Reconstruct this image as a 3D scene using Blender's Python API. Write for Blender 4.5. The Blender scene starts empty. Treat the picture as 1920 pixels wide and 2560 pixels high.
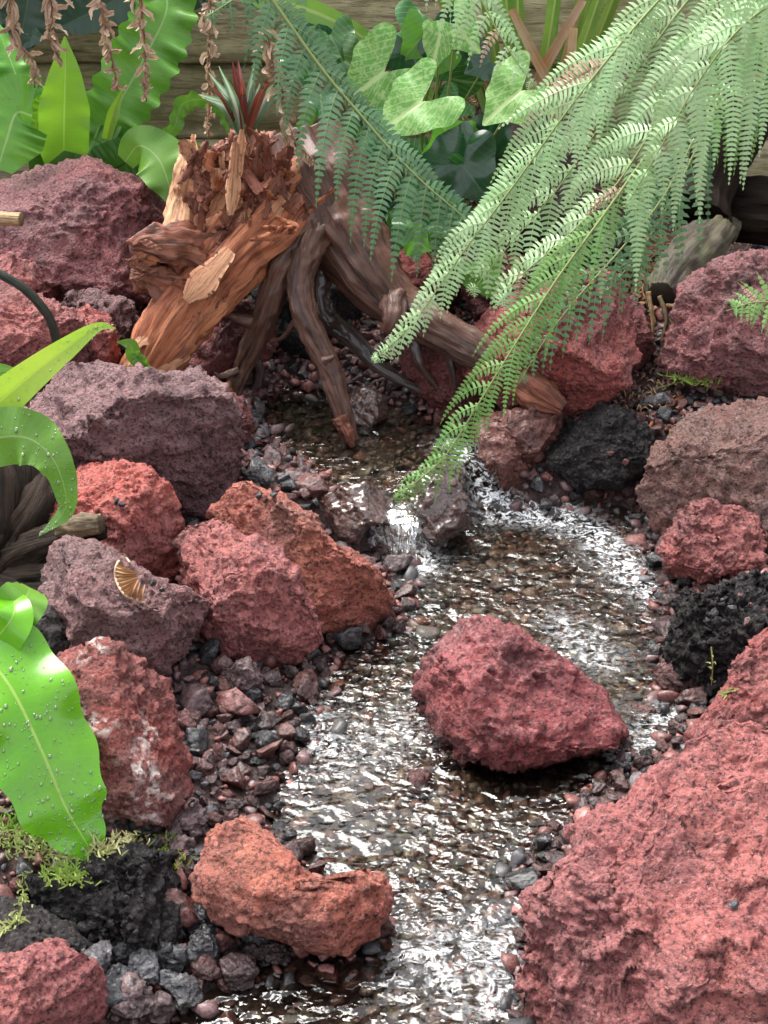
import bpy, bmesh, math, random
import numpy as np
from mathutils import Vector, Euler, Matrix

random.seed(7)
rng = np.random.default_rng(7)
scene = bpy.context.scene
R = math.radians

# ------------------------------------------------------------------ camera
CAM = np.array((0.0, 0.0, 1.70))
PITCH = R(28.0)
VFOV = R(38.0)
PW, PH = 1659.0, 2212.0                 # picture units used for measuring
FPX = (PH / 2) / math.tan(VFOV / 2)
cam_data = bpy.data.cameras.new('camera')
cam_data.sensor_fit = 'VERTICAL'
cam_data.sensor_height = 36.0
cam_data.lens = 18.0 / math.tan(VFOV / 2)
cam_data.clip_start = 0.02
cam_data.clip_end = 500
cam = bpy.data.objects.new('camera', cam_data)
scene.collection.objects.link(cam)
cam.location = CAM
cam.rotation_euler = (math.pi / 2 - PITCH, 0, 0)
scene.camera = cam

# ------------------------------------------------------------------ light
SUN_EL, SUN_AZ = R(60), R(-42)          # azimuth measured from +Y towards +X
w = bpy.data.worlds.new('World'); scene.world = w; w.use_nodes = True
wn = w.node_tree; wn.nodes.clear()
sky = wn.nodes.new('ShaderNodeTexSky'); sky.sky_type = 'NISHITA'
sky.sun_disc = False; sky.sun_elevation = SUN_EL; sky.sun_rotation = SUN_AZ
sky.air_density = 1.0; sky.dust_density = 3.0; sky.ozone_density = 1.0
hs = wn.nodes.new('ShaderNodeHueSaturation'); hs.inputs['Saturation'].default_value = 0.22
bg = wn.nodes.new('ShaderNodeBackground'); bg.inputs['Strength'].default_value = 0.115
ow = wn.nodes.new('ShaderNodeOutputWorld')
wn.links.new(sky.outputs[0], hs.inputs['Color']); wn.links.new(hs.outputs[0], bg.inputs[0]); wn.links.new(bg.outputs[0], ow.inputs[0])
sd = bpy.data.lights.new('sun', 'SUN'); sd.energy = 1.5; sd.angle = R(46); sd.color = (1.0, 0.97, 0.92)
sun = bpy.data.objects.new('sun', sd); scene.collection.objects.link(sun)
sdir = Vector((math.sin(SUN_AZ) * math.cos(SUN_EL), math.cos(SUN_AZ) * math.cos(SUN_EL), math.sin(SUN_EL)))
sun.rotation_euler = sdir.to_track_quat('Z', 'Y').to_euler(); sun.location = (0, 0, 8)
scene.view_settings.view_transform = 'Standard'
scene.view_settings.look = 'None'
scene.view_settings.exposure = 1.98
scene.view_settings.gamma = 1.0
scene.view_settings.use_curve_mapping = False
scene.cycles.use_denoising = True
scene.cycles.max_bounces = 8
scene.cycles.transparent_max_bounces = 12
scene.cycles.caustics_reflective = False
scene.cycles.caustics_refractive = False

# ------------------------------------------------------------------ helpers
XR = np.array((1.0, 0, 0)); FW = np.array((0, math.cos(PITCH), -math.sin(PITCH))); UP = np.array((0, math.sin(PITCH), math.cos(PITCH)))
def ray(px, py):
    return FW + (px - PW / 2) / FPX * XR + (PH / 2 - py) / FPX * UP
def D(px, py, Y):                       # the point at distance Y seen in direction (px,py)
    d = ray(px, py); return CAM + d * (Y / d[1])
def ss(a, b, x):
    t = np.clip((x - a) / (b - a), 0, 1); return t * t * (3 - 2 * t)

_perm = np.random.default_rng(3).permutation(256)
_g = np.random.default_rng(4).normal(size=(256, 3)); _g /= np.linalg.norm(_g, axis=1)[:, None]
def pn(p):
    p = np.asarray(p, float)
    i = np.floor(p).astype(np.int64); f = p - i; i &= 255
    u = f * f * f * (f * (f * 6 - 15) + 10)
    out = 0
    for dx in (0, 1):
        hx = _perm[(i[:, 0] + dx) & 255]; wx = u[:, 0] if dx else 1 - u[:, 0]
        for dy in (0, 1):
            hy = _perm[(hx + i[:, 1] + dy) & 255]; wy = u[:, 1] if dy else 1 - u[:, 1]
            for dz in (0, 1):
                h = _perm[(hy + i[:, 2] + dz) & 255]; wz = u[:, 2] if dz else 1 - u[:, 2]
                g = _g[h]
                out = out + wx * wy * wz * (g[:, 0] * (f[:, 0] - dx) + g[:, 1] * (f[:, 1] - dy) + g[:, 2] * (f[:, 2] - dz))
    return out * 1.6
def fbm(p, o=4, gain=.5):
    p = np.asarray(p, float); s = 0; a = 1
    for k in range(o):
        s = s + a * pn(p + 17.3 * k); p = p * 2.03; a *= gain
    return s
def ridged(p, o=4, gain=.5):
    p = np.asarray(p, float); s = 0; a = 1
    for k in range(o):
        s = s + a * (1 - 2 * np.abs(pn(p + 31.7 * k))); p = p * 2.1; a *= gain
    return s

COL = scene.collection
def mesh(name, v, f, mat, smooth=True, uv=None, attr=None):
    v = np.asarray(v, np.float32); me = bpy.data.meshes.new(name)
    if isinstance(f, np.ndarray):
        n, k = f.shape
        me.vertices.add(len(v)); me.vertices.foreach_set('co', v.ravel())
        me.loops.add(n * k); me.loops.foreach_set('vertex_index', f.astype(np.int32).ravel())
        me.polygons.add(n); me.polygons.foreach_set('loop_start', np.arange(0, n * k, k, dtype=np.int32))
        me.polygons.foreach_set('loop_total', np.full(n, k, np.int32))
    else:
        me.from_pydata([tuple(map(float, x)) for x in v], [], [tuple(int(i) for i in q) for q in f])
    me.polygons.foreach_set('use_smooth', np.full(len(me.polygons), bool(smooth)))
    if uv is not None:
        l = me.uv_layers.new(name='UVMap'); idx = np.empty(len(me.loops), np.int32); me.loops.foreach_get('vertex_index', idx)
        l.data.foreach_set('uv', np.asarray(uv, np.float32)[idx].ravel())
    if attr:
        for k, a in attr.items():
            a = np.asarray(a, np.float32)
            if a.ndim == 1:
                at = me.attributes.new(k, 'FLOAT', 'POINT'); at.data.foreach_set('value', a)
            else:
                at = me.attributes.new(k, 'FLOAT_COLOR', 'POINT'); at.data.foreach_set('color', np.c_[a, np.ones(len(a))].astype(np.float32).ravel())
    me.update(calc_edges=True); me.validate()
    if mat: me.materials.append(mat)
    return me
def obj(name, me, loc=(0, 0, 0), parent=None):
    o = bpy.data.objects.new(name, me); COL.objects.link(o); o.location = tuple(map(float, loc)); o.parent = parent; return o
def tag(o, label=None, cat=None, group=None, kind=None):
    if label: o['label'] = label
    if cat: o['category'] = cat
    if group: o['group'] = group
    if kind: o['kind'] = kind
    return o
def thing(name, label, cat, loc, group=None):
    o = obj(name, None, loc); o.empty_display_size = .05
    return tag(o, label, cat, group)
def part(name, v, f, mat, root, parent=None, **k):       # v in world space; root is an Empty at a known place
    return obj(name, mesh(name, np.asarray(v) - np.array(root.location), f, mat, **k), (0, 0, 0), parent or root)

# materials -----------------------------------------------------------
class NT:
    def __init__(s, name):
        s.m = bpy.data.materials.new(name); s.m.use_nodes = True; s.t = s.m.node_tree; s.t.nodes.clear()
        s.o = s.n('OutputMaterial')
    def n(s, typ, props=None, **inp):
        nd = s.t.nodes.new('ShaderNode' + typ)
        for k, v in (props or {}).items(): setattr(nd, k, v)
        for k, v in inp.items():
            k2 = k.replace('_', ' ')
            if k[0] == 'i' and k[1:].isdigit(): sk = nd.inputs[int(k[1:])]
            else: sk = nd.inputs[k2]
            s.put(sk, v)
        return nd
    def put(s, sk, v):
        if isinstance(v, bpy.types.Node): v = v.outputs[0]
        if isinstance(v, bpy.types.NodeSocket): s.t.links.new(v, sk)
        elif isinstance(v, (tuple, list)) and len(v) == 3 and sk.type == 'RGBA': sk.default_value = (*v, 1)
        else: sk.default_value = v
    def noise(s, vec, scale, detail=4, rough=.55, dist=0):
        return s.n('TexNoise', Vector=vec, Scale=scale, Detail=detail, Roughness=rough, Distortion=dist).outputs[0]
    def ramp(s, fac, stops):
        nd = s.n('ValToRGB', Fac=fac); cr = nd.color_ramp
        while len(cr.elements) < len(stops): cr.elements.new(.5)
        for e, (p, c) in zip(cr.elements, stops):
            e.position = p; e.color = (*c, 1) if isinstance(c, tuple) else (c, c, c, 1)
        return nd.outputs[0]
    def mix(s, fac, a, b, mode='MIX'):
        nd = s.n('Mix', dict(data_type='RGBA', blend_type=mode))
        s.put(nd.inputs[0], fac); s.put(nd.inputs[6], a); s.put(nd.inputs[7], b); return nd.outputs[2]
    def math(s, op, a, b=0.0, c=0.0):
        nd = s.n('Math', dict(operation=op)); s.put(nd.inputs[0], a); s.put(nd.inputs[1], b); s.put(nd.inputs[2], c); return nd.outputs[0]
    def coords(s, rnd=True):
        tc = s.n('TexCoord').outputs['Object']
        if not rnd: return tc
        r = s.n('ObjectInfo').outputs['Random']
        off = s.n('CombineXYZ', X=s.math('MULTIPLY', r, 37.0), Y=s.math('MULTIPLY', r, 91.0), Z=s.math('MULTIPLY', r, 53.0))
        return s.n('VectorMath', dict(operation='ADD'), i0=tc, i1=off).outputs[0]
    def out(s, sh): s.put(s.o.inputs[0], sh); return s.m

def rock_mat(name, base, alt, dark, rough=.72, wet=.0, lichen=None, lich=(.62, .68), bump=.55, blotch=4.0, spec=.45):
    t = NT(name); v = t.coords()
    c = t.mix(t.ramp(t.noise(v, blotch, 5, .6, .6), [(.36, 0.), (.64, 1.)]), base, alt)
    c = t.mix(t.ramp(t.noise(v, blotch * 2.4, 6, .65, .3), [(.5, 0.), (.72, 1.)]), c, dark)
    dust = tuple(.5 * x + .5 * y for x, y in zip(dark, (.30, .19, .18))) if base[0] > .1 else alt
    c = t.mix(t.ramp(t.noise(v, blotch * .8, 5, .62, .8), [(.50, 0.), (.66, .65)]), c, dust)
    fine = t.noise(v, 125, 4, .72)
    c = t.mix(t.ramp(fine, [(.41, .92), (.49, 0.)]), c, tuple(x * .34 for x in dark))
    c = t.mix(t.ramp(t.noise(v, 110, 5, .7), [(.52, 0.), (.66, .6)]), c, tuple(min(1, x * 1.25 + .11) for x in base))
    c = t.mix(t.ramp(t.noise(v, 900, 2, .6), [(.4, .35), (.6, 0.)]), c, tuple(x * .5 for x in dark))
    if lichen:
        lm = t.math('MULTIPLY', t.ramp(t.noise(v, 9, 3, .5), [(lich[0] - .1, 0.), (lich[1] - .04, 1.)]), t.ramp(t.noise(v, 60, 4, .6), [(.47, 0.), (.56, 1.)]))
        c = t.mix(lm, c, lichen)
    vor = t.n('TexVoronoi', Vector=v, Scale=95.0, Randomness=1.0).outputs['Distance']
    h = t.math('ADD', t.math('MULTIPLY', t.noise(v, 150, 6, .68), 1.0), t.math('MULTIPLY', t.ramp(vor, [(.0, 0.), (.45, 1.)]), .55))
    h = t.math('ADD', h, t.math('MULTIPLY', t.noise(v, 500, 3, .6), .35))
    b = t.n('Bump', Strength=min(1, bump * 1.5), Distance=.011, Height=h)
    ps = t.n('SeparateXYZ', Vector=t.n('NewGeometry').outputs['Position'])           # wet, dark foot just above the water line
    lv = t.math('MULTIPLY', t.math('SUBTRACT', ps.outputs[1], 1.5), .034)
    wz = t.math('ADD', t.math('SUBTRACT', ps.outputs[2], lv), t.math('MULTIPLY', t.math('SUBTRACT', t.noise(v, 22, 4, .6), .5), .05))
    wf = t.ramp(wz, [(.022, 1.), (.050, 0.)])
    c = t.mix(wf, c, t.mix(1.0, c, (.42, .38, .36), 'MULTIPLY'))
    rg = t.math('SUBTRACT', rough, t.math('MULTIPLY', t.noise(v, 30, 3), .25)); rg = t.math('SUBTRACT', rg, t.math('MULTIPLY', wf, .3))
    p = t.n('BsdfPrincipled', Base_Color=c, Roughness=rg, Normal=b)
    p.inputs['Specular IOR Level'].default_value = spec
    if wet > 0:
        p.inputs['Coat Weight'].default_value = wet; p.inputs['Coat Roughness'].default_value = .04 if wet > .6 else .14; p.inputs['Coat IOR'].default_value = 1.75 if wet > .6 else 1.45
        cb = t.n('Bump', Strength=.8 if wet > .6 else .5, Distance=.014 if wet > .6 else .01, Height=t.noise(v, 32, 1 if wet > .6 else 3, .5)); t.put(p.inputs['Coat Normal'], cb)
    return t.out(p)

M = {}
M['red'] = rock_mat('lava_red', (.40, .085, .068), (.32, .078, .072), (.15, .042, .040))
M['red_bright'] = rock_mat('lava_red_bright', (.52, .110, .080), (.44, .115, .100), (.22, .052, .045))
M['red_pink'] = rock_mat('lava_red_pink', (.45, .136, .116), (.34, .102, .100), (.15, .050, .051))
M['red_orange'] = rock_mat('lava_red_orange', (.46, .145, .088), (.40, .105, .075), (.17, .052, .036))
M['red_lichen'] = rock_mat('lava_red_lichen', (.34, .072, .055), (.28, .065, .055), (.12, .036, .032), lichen=(.70, .60, .55), lich=(.635, .69))
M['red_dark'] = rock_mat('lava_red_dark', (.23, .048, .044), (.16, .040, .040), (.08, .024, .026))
M['crimson'] = rock_mat('lava_crimson', (.34, .066, .066), (.27, .055, .060), (.13, .034, .038), wet=.15)
M['purple'] = rock_mat('lava_purple', (.30, .125, .128), (.36, .095, .098), (.12, .054, .058))
M['purple_grey'] = rock_mat('lava_purple_grey', (.30, .165, .162), (.34, .130, .125), (.12, .064, .064), bump=.8)
M['porous'] = rock_mat('lava_porous', (.26, .125, .128), (.34, .18, .18), (.10, .048, .052), bump=.9)
M['brown_grey'] = rock_mat('lava_brown_grey', (.29, .165, .135), (.32, .115, .095), (.12, .068, .056), bump=.9)
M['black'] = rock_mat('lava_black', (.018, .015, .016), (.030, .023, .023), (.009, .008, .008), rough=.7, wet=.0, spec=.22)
M['charcoal'] = rock_mat('lava_charcoal', (.036, .030, .030), (.050, .038, .036), (.016, .013, .014), rough=.75, spec=.25)
M['wet_brown'] = rock_mat('lava_wet_brown', (.17, .060, .040), (.12, .055, .038), (.05, .025, .018), rough=.5, wet=.9)
M['wet_red'] = rock_mat('lava_wet_red', (.24, .075, .058), (.20, .070, .050), (.09, .030, .024), rough=.55, wet=.35)
# gravel kinds
M['g_red'] = rock_mat('gravel_red_brown', (0.1700, 0.0578, 0.0493), (0.1275, 0.0510, 0.0442), (0.0510, 0.0221, 0.0204), rough=.55, wet=.35, bump=.4, blotch=20)
M['g_purple'] = rock_mat('gravel_purple', (0.1445, 0.0782, 0.0799), (0.1105, 0.0638, 0.0680), (0.0510, 0.0306, 0.0323), rough=.55, wet=.3, bump=.4, blotch=20)
M['g_dark'] = rock_mat('gravel_charcoal', (0.0425, 0.0425, 0.0476), (0.0306, 0.0289, 0.0323), (0.0136, 0.0127, 0.0145), rough=.5, wet=.4, bump=.4, blotch=20)
M['g_pink'] = rock_mat('gravel_pink', (0.2805, 0.1020, 0.0892), (0.2210, 0.0850, 0.0765), (0.1020, 0.0382, 0.0340), rough=.6, wet=.2, bump=.4, blotch=20)
M['g_slate'] = rock_mat('gravel_slate', (0.1275, 0.1232, 0.1318), (0.0850, 0.0850, 0.0935), (0.0382, 0.0357, 0.0391), rough=.5, wet=.35, bump=.4, blotch=20)

# ------------------------------------------------------------------ the lie of the land
def zw(x, y):                                           # water level
    x = np.asarray(x, float); y = np.asarray(y, float)
    k = ss(.08, .24, x)
    ya = 2.885 + .16 * k; yb = 2.95 + .30 * k
    return .048 * np.clip((y - 1.5) / 1.4, -.4, 1) + .102 * ss(ya, yb, y) + .01 * ss(3.1, 3.6, y)
def on_level(px, py, f):
    t = np.arange(1.2, 7.5, .004); d = ray(px, py); p = CAM + d * t[:, None]
    h = p[:, 2] - f(p[:, 0], p[:, 1]); k = np.argmax(h < 0) if (h < 0).any() else len(t) - 1
    return p[k]
STREAM_PX = [(200, 2330), (300, 2205), (420, 2130), (545, 2052), (760, 2030), (650, 1900), (545, 1770), (590, 1650), (640, 1510), (690, 1410), (850, 1350),
             (860, 1290), (830, 1230), (770, 1170), (700, 1110), (660, 1030), (560, 960), (530, 900), (535, 850), (600, 820), (720, 835), (850, 865), (950, 885),
             (1060, 915), (1100, 1020), (1150, 1060), (1300, 1058), (1395, 1085), (1430, 1180), (1445, 1280), (1445, 1400), (1480, 1500), (1500, 1580),
             (1320, 1720), (1180, 1860), (1170, 2000), (1150, 2330)]
SP = np.array([on_level(a, b, zw)[:2] for a, b in STREAM_PX])
def sdist(x, y):                                        # signed distance to the stream's edge, negative in the water
    x = np.asarray(x, float).ravel(); y = np.asarray(y, float).ravel(); best = np.full(len(x), 1e9); ins = np.zeros(len(x), bool)
    for i in range(len(SP)):
        a = SP[i]; b = SP[(i + 1) % len(SP)]; e = b - a; wx = x - a[0]; wy = y - a[1]
        t = np.clip((wx * e[0] + wy * e[1]) / (e @ e), 0, 1)
        best = np.minimum(best, np.hypot(wx - e[0] * t, wy - e[1] * t))
        c = ((a[1] > y) != (b[1] > y)) & (x < (b[0] - a[0]) * (y - a[1]) / (b[1] - a[1] + 1e-12) + a[0]); ins ^= c
    return np.where(ins, -best, best)
def ground(x, y):
    x = np.asarray(x, float); y = np.asarray(y, float); sh = x.shape; xf = x.ravel(); yf = y.ravel()
    s = sdist(xf, yf)
    bank = -.030 + .042 * ss(-.10, .02, s) + .26 * np.clip(s, 0, .75) * ss(0, .12, s)
    z = zw(xf, yf) + bank * (1 - .75 * ss(3.5, 4.3, yf)) + .15 * np.clip(yf - 3.62, 0, 1.6)
    p = np.c_[xf, yf, np.zeros_like(xf)]
    z = z + .012 * fbm(p * 5, 3) * ss(-.02, .15, s) + .004 * pn(p * 22)
    far = ss(2.2, 5, np.abs(xf)) + ss(6, 8, yf)
    return z.reshape(sh)
def G(px, py): return on_level(px, py, ground)

def axis(lo, hi, step, ext):
    a = np.arange(lo, hi + 1e-6, step); r = [hi + step * 3 ** k for k in range(1, 9) if hi + step * 3 ** k < ext]; l = [lo - step * 3 ** k for k in range(1, 9) if lo - step * 3 ** k > -ext]
    return np.array(sorted(set(np.round(np.r_[l, a, r, [ext, -ext]], 4))))
gx = axis(-1.7, 1.9, .014, 60); gy = axis(.9, 4.9, .014, 60)
X, Y = np.meshgrid(gx, gy); Z = ground(X, Y)
def gridf(nx, ny):
    i = np.arange(nx * ny).reshape(ny, nx); return np.stack([i[:-1, :-1], i[:-1, 1:], i[1:, 1:], i[1:, :-1]], -1).reshape(-1, 4)
t = NT('soil'); v = t.coords(False)
c = t.mix(t.ramp(t.noise(v, 7, 5, .6), [(.38, 0.), (.62, 1.)]), (.045, .030, .027), (.080, .042, .036))
c = t.mix(t.ramp(t.noise(v, 90, 5, .7), [(.45, 0.), (.65, 1.)]), c, (.11, .055, .048))
c = t.mix(t.ramp(t.noise(v, 160, 4, .7), [(.38, 1.), (.5, 0.)]), c, (.018, .014, .014))
b = t.n('Bump', Strength=1.0, Distance=.012, Height=t.math('ADD', t.noise(v, 70, 6, .7), t.n('TexVoronoi', Vector=v, Scale=60.0).outputs['Distance']))
M['soil'] = t.out(t.n('BsdfPrincipled', Base_Color=c, Roughness=.7, Normal=b))
tag(obj('ground', mesh('ground', np.c_[X.ravel(), Y.ravel(), Z.ravel()], gridf(len(gx), len(gy)), M['soil'])), kind='structure')

# ------------------------------------------------------------------ boulders
ICO = {}
for k in (3, 4, 5, 6, 7):
    bm = bmesh.new(); bmesh.ops.create_icosphere(bm, subdivisions=k, radius=1)
    ICO[k] = (np.array([q.co[:] for q in bm.verts]), np.array([[q.index for q in fc.verts] for fc in bm.faces])); bm.free()

def vnorm(V, F_):
    n = np.cross(V[F_[:, 1]] - V[F_[:, 0]], V[F_[:, 2]] - V[F_[:, 0]]); out = np.zeros_like(V)
    for k in range(3): np.add.at(out, F_[:, k], n)
    return out / (np.linalg.norm(out, axis=1)[:, None] + 1e-12)
def boulder(label, pts, mat, base=None, Yc=None, thick=.85, sub=6, facets=9, pit=1.0, name='boulder', cat='boulder', group=None, lump=1.0, deep=.42, seed=None, boxy=.82, film=0):
    """A rock whose outline seen from the path is PTS; it stands where its foot BASE meets the ground, with real depth."""
    P = np.array(pts, float); c = (P.max(0) + P.min(0)) / 2 * .5 + P.mean(0) * .5
    sd_ = seed if seed is not None else int(abs(P.sum()) * 13) % 9973
    r_ = np.random.default_rng(sd_)
    th = np.linspace(-math.pi, math.pi, 361)[:-1]; rad = np.zeros(360)
    for k, a in enumerate(th):
        dx, dy = math.cos(a), -math.sin(a); best = 0
        for i in range(len(P)):
            p0 = P[i] - c; e = P[(i + 1) % len(P)] - P[i]; den = dx * e[1] - dy * e[0]
            if abs(den) < 1e-9: continue
            tt = (p0[0] * e[1] - p0[1] * e[0]) / den; uu = (p0[0] * dy - p0[1] * dx) / den
            if tt > 0 and -1e-6 <= uu <= 1 + 1e-6: best = max(best, tt)
        rad[k] = best
    rad = rad * 1.075 + 2; rad = (np.roll(rad, 1) + rad * 2 + np.roll(rad, -1)) / 4; rad = (np.roll(rad, 2) + rad * 2 + np.roll(rad, -2)) / 4
    d = ray(*c)
    foot = base or (P[np.argmax(P[:, 1])][0], P[:, 1].max())
    rm = rad.mean()
    if Yc is None:
        g = G(*foot); Yc = g[1]; sc = Yc / d[1]; Yc = Yc + deep * thick * rm / FPX * sc
    sc = Yc / d[1]; C = CAM + d * sc; m = sc / FPX * math.sqrt(d @ d) / math.sqrt(d @ d)
    dn = d / np.linalg.norm(d); Rr = XR - dn * (XR @ dn); Rr /= np.linalg.norm(Rr); Uu = np.cross(Rr, dn)
    V, Fc = ICO[sub]
    rot = Matrix.Rotation(r_.uniform(0, 6.28), 3, Vector(r_.normal(size=3)).normalized()); V = V @ np.array(rot).T
    ang = np.arctan2(V[:, 1], V[:, 0]); rho = np.hypot(V[:, 0], V[:, 1]); cz = V[:, 2]
    rr = np.interp(ang, np.r_[th, math.pi], np.r_[rad, rad[0]]) * m
    rho2 = rho ** boxy; cz2 = np.sign(cz) * np.abs(cz) ** boxy
    T = thick * rm * m
    L = np.c_[rr * rho2 * np.cos(ang), rr * rho2 * np.sin(ang), T * cz2]      # right, up, away
    R0 = rm * m
    for k in range(facets):                                                  # broken planes on the face
        n = np.array([r_.normal() * .75, r_.normal() * .65 + .25, -abs(r_.normal()) * .8 - .35]); n /= np.linalg.norm(n)
        pr = L @ n; off = np.quantile(pr, r_.uniform(.80, .96)); s = np.maximum(pr - off, 0)
        L = L - n * (s * .9)[:, None]
    nrm = L / (np.linalg.norm(L, axis=1)[:, None] + 1e-9)
    W = L[:, :1] * Rr + L[:, 1:2] * Uu + L[:, 2:] * dn
    nw = nrm[:, :1] * Rr + nrm[:, 1:2] * Uu + nrm[:, 2:] * dn
    q = W + r_.uniform(0, 50, 3)
    disp = lump * (.060 * R0 * fbm(q * (1.6 / R0), 3) + .055 * R0 * (ridged(q * (2.1 / R0), 4, .5) - .6))
    W = W + nw * disp[:, None]
    nw = vnorm(W, Fc)
    aniso = q * np.array((1, 1, 1.9)) + .02 * np.c_[pn(q * 9), pn(q * 9 + 5), pn(q * 9 + 11)]
    W = W + nw * (pit * .0062 * (ridged(aniso * 14, 3, .55) - .5))[:, None]
    nw = vnorm(W, Fc)
    patch = .35 + .65 * ss(-.25, .35, fbm(q * 7, 2))
    fine = .0030 * (ridged(aniso * 42, 3, .6) - .5) - .0068 * ss(.12, .40, fbm(q * np.array((1, 1, 1.4)) * 75, 2, .5)) + .0016 * pn(q * 190)
    hole = .0085 * ss(.30, .52, pn(q * np.array((1, 1, 1.3)) * 34)) * ss(-.1, .3, fbm(q * 5 + 40, 2))
    W = W + nw * (pit * (patch * fine - hole))[:, None]
    if film:                                                                 # the thin sheet of water running over a rock
        W = W + vnorm(W, Fc) * film; up_ = vnorm(W, Fc)[:, 2]; keep = (up_[Fc] > .28).all(1); Fc = Fc[keep]; us_ = np.unique(Fc); rm_ = np.full(len(W), -1); rm_[us_] = np.arange(len(us_))
        return tag(obj('water_film', mesh('water_film', W[us_], rm_[Fc], M[mat], attr=dict(foam=np.full(len(us_), .12))), C), kind='structure')
    o = obj(name, mesh(name, W, Fc, M[mat], attr=None), C)
    return tag(o, label, cat, group)

B = boulder
B('big dark purple-red boulder under the wavy-leaved fern by the timber wall', [(-110, 400), (0, 360), (120, 348), (215, 350), (300, 400), (375, 460), (405, 520), (340, 600), (285, 655), (200, 655), (100, 640), (0, 600), (-110, 580)], 'purple', base=(200, 690))
B('small rose-red rock wedged below the big purple boulder', [(-50, 552), (40, 558), (100, 578), (138, 610), (128, 655), (60, 675), (-50, 640)], 'red_pink', base=(60, 705), sub=5)
B('small dark honeycombed lava rock tucked beside the leaning log', [(122, 655), (165, 628), (230, 630), (280, 660), (290, 710), (250, 760), (200, 750), (140, 700)], 'porous', base=(220, 775), sub=5, pit=1.7)
B('dusty pink rounded boulder under the dark curved stem', [(-90, 590), (30, 618), (100, 655), (170, 698), (205, 765), (185, 815), (60, 830), (-90, 820)], 'red_pink', base=(60, 850), sub=6)
B('bright red rock at the foot of the leaning log', [(148, 700), (190, 665), (240, 688), (252, 740), (246, 795), (190, 815), (158, 760)], 'red_bright', base=(200, 830), sub=5)
B('large pitted grey-purple boulder with pale streaks on top', [(35, 850), (70, 790), (130, 766), (200, 795), (260, 808), (340, 815), (430, 815), (472, 842), (490, 900), (505, 980), (498, 1060), (470, 1115), (390, 1150), (300, 1120), (180, 1060), (80, 1000), (35, 930)], 'porous', base=(400, 1160), pit=1.5)
B('bright red ridged boulder below the pitted grey-purple one', [(135, 990), (180, 968), (240, 998), (330, 1030), (362, 1062), (388, 1130), (378, 1210), (368, 1250), (310, 1240), (225, 1225), (150, 1180), (105, 1110), (125, 1040)], 'red_bright', base=(300, 1262))
B('mauve boulder with the curled dry leaf lying on it', [(90, 1240), (125, 1188), (200, 1168), (265, 1190), (305, 1235), (372, 1272), (458, 1308), (482, 1390), (476, 1450), (412, 1492), (330, 1490), (240, 1450), (150, 1420), (120, 1340), (100, 1290)], 'purple_grey', base=(400, 1500))
B('rose-red wedge-shaped boulder standing on the gravel bank', [(368, 1170), (395, 1130), (460, 1120), (520, 1150), (592, 1180), (622, 1220), (642, 1270), (668, 1310), (682, 1372), (662, 1402), (612, 1437), (540, 1425), (480, 1400), (420, 1320), (378, 1250)], 'red_pink', base=(610, 1440), facets=9)
B('orange-red knobbly boulder reaching down to the water', [(463, 1115), (500, 1075), (545, 1055), (602, 1080), (682, 1130), (722, 1180), (762, 1195), (802, 1232), (837, 1292), (830, 1332), (800, 1350), (700, 1356), (630, 1345), (550, 1260), (478, 1185)], 'red_orange', base=(720, 1358), facets=4)
B('red block crusted with white lichen beside the big wet leaf', [(112, 1435), (150, 1402), (250, 1410), (300, 1440), (362, 1492), (376, 1560), (396, 1630), (390, 1700), (352, 1768), (280, 1765), (200, 1745), (140, 1705), (105, 1600)], 'red_lichen', base=(340, 1772), facets=8, boxy=.7)
B('crimson wedge boulder standing alone in the middle of the stream', [(858, 1490), (890, 1450), (960, 1382), (1010, 1350), (1080, 1365), (1140, 1395), (1220, 1440), (1290, 1500), (1332, 1582), (1300, 1608), (1200, 1632), (1100, 1655), (990, 1640), (910, 1605), (878, 1560)], 'crimson', base=(1080, 1650), facets=5, lump=.9)
B('terracotta saddle-shaped boulder lying at the edge of the water', [(428, 1900), (450, 1850), (468, 1800), (540, 1783), (592, 1820), (652, 1885), (715, 1925), (770, 1880), (815, 1895), (835, 1955), (792, 2015), (745, 2050), (680, 2045), (600, 2018), (500, 1992), (448, 1950)], 'red_orange', base=(720, 2050), lump=.45, facets=1, boxy=.74)
B('huge pink-red craggy boulder leaning over the lower stream', [(1800, 1570), (1650, 1588), (1540, 1585), (1490, 1630), (1420, 1705), (1320, 1775), (1262, 1830), (1210, 1875), (1185, 1920), (1172, 1950), (1165, 2030), (1130, 2110), (1110, 2230), (1100, 2380), (1420, 2480), (1800, 2420)], 'red_pink', Yc=1.62, thick=.6, sub=7, facets=9, pit=1.15, lump=1.3)
B('red craggy boulder with a pale vein behind the huge pink one', [(1480, 1625), (1500, 1580), (1560, 1510), (1600, 1430), (1660, 1370), (1790, 1330), (1790, 1640), (1600, 1660)], 'red', base=(1560, 1640), deep=.6)
B('black crumbly lava mound dusted with gravel at the water edge', [(1438, 1380), (1490, 1318), (1560, 1275), (1640, 1240), (1780, 1220), (1780, 1400), (1640, 1440), (1570, 1500), (1500, 1505), (1450, 1460)], 'black', base=(1500, 1510), pit=2.0)
B('salmon-red pitted rock perched on the stream bank', [(1424, 1140), (1450, 1110), (1540, 1090), (1600, 1106), (1642, 1112), (1652, 1180), (1602, 1225), (1545, 1245), (1505, 1280), (1440, 1265), (1438, 1200)], 'red_pink', base=(1490, 1282), pit=1.3)
B('big grey-brown weathered boulder behind the salmon-red rock', [(1398, 1060), (1430, 970), (1490, 900), (1560, 868), (1660, 860), (1790, 870), (1790, 1190), (1650, 1200), (1500, 1170), (1425, 1130)], 'brown_grey', base=(1500, 1190), pit=1.3)
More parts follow.
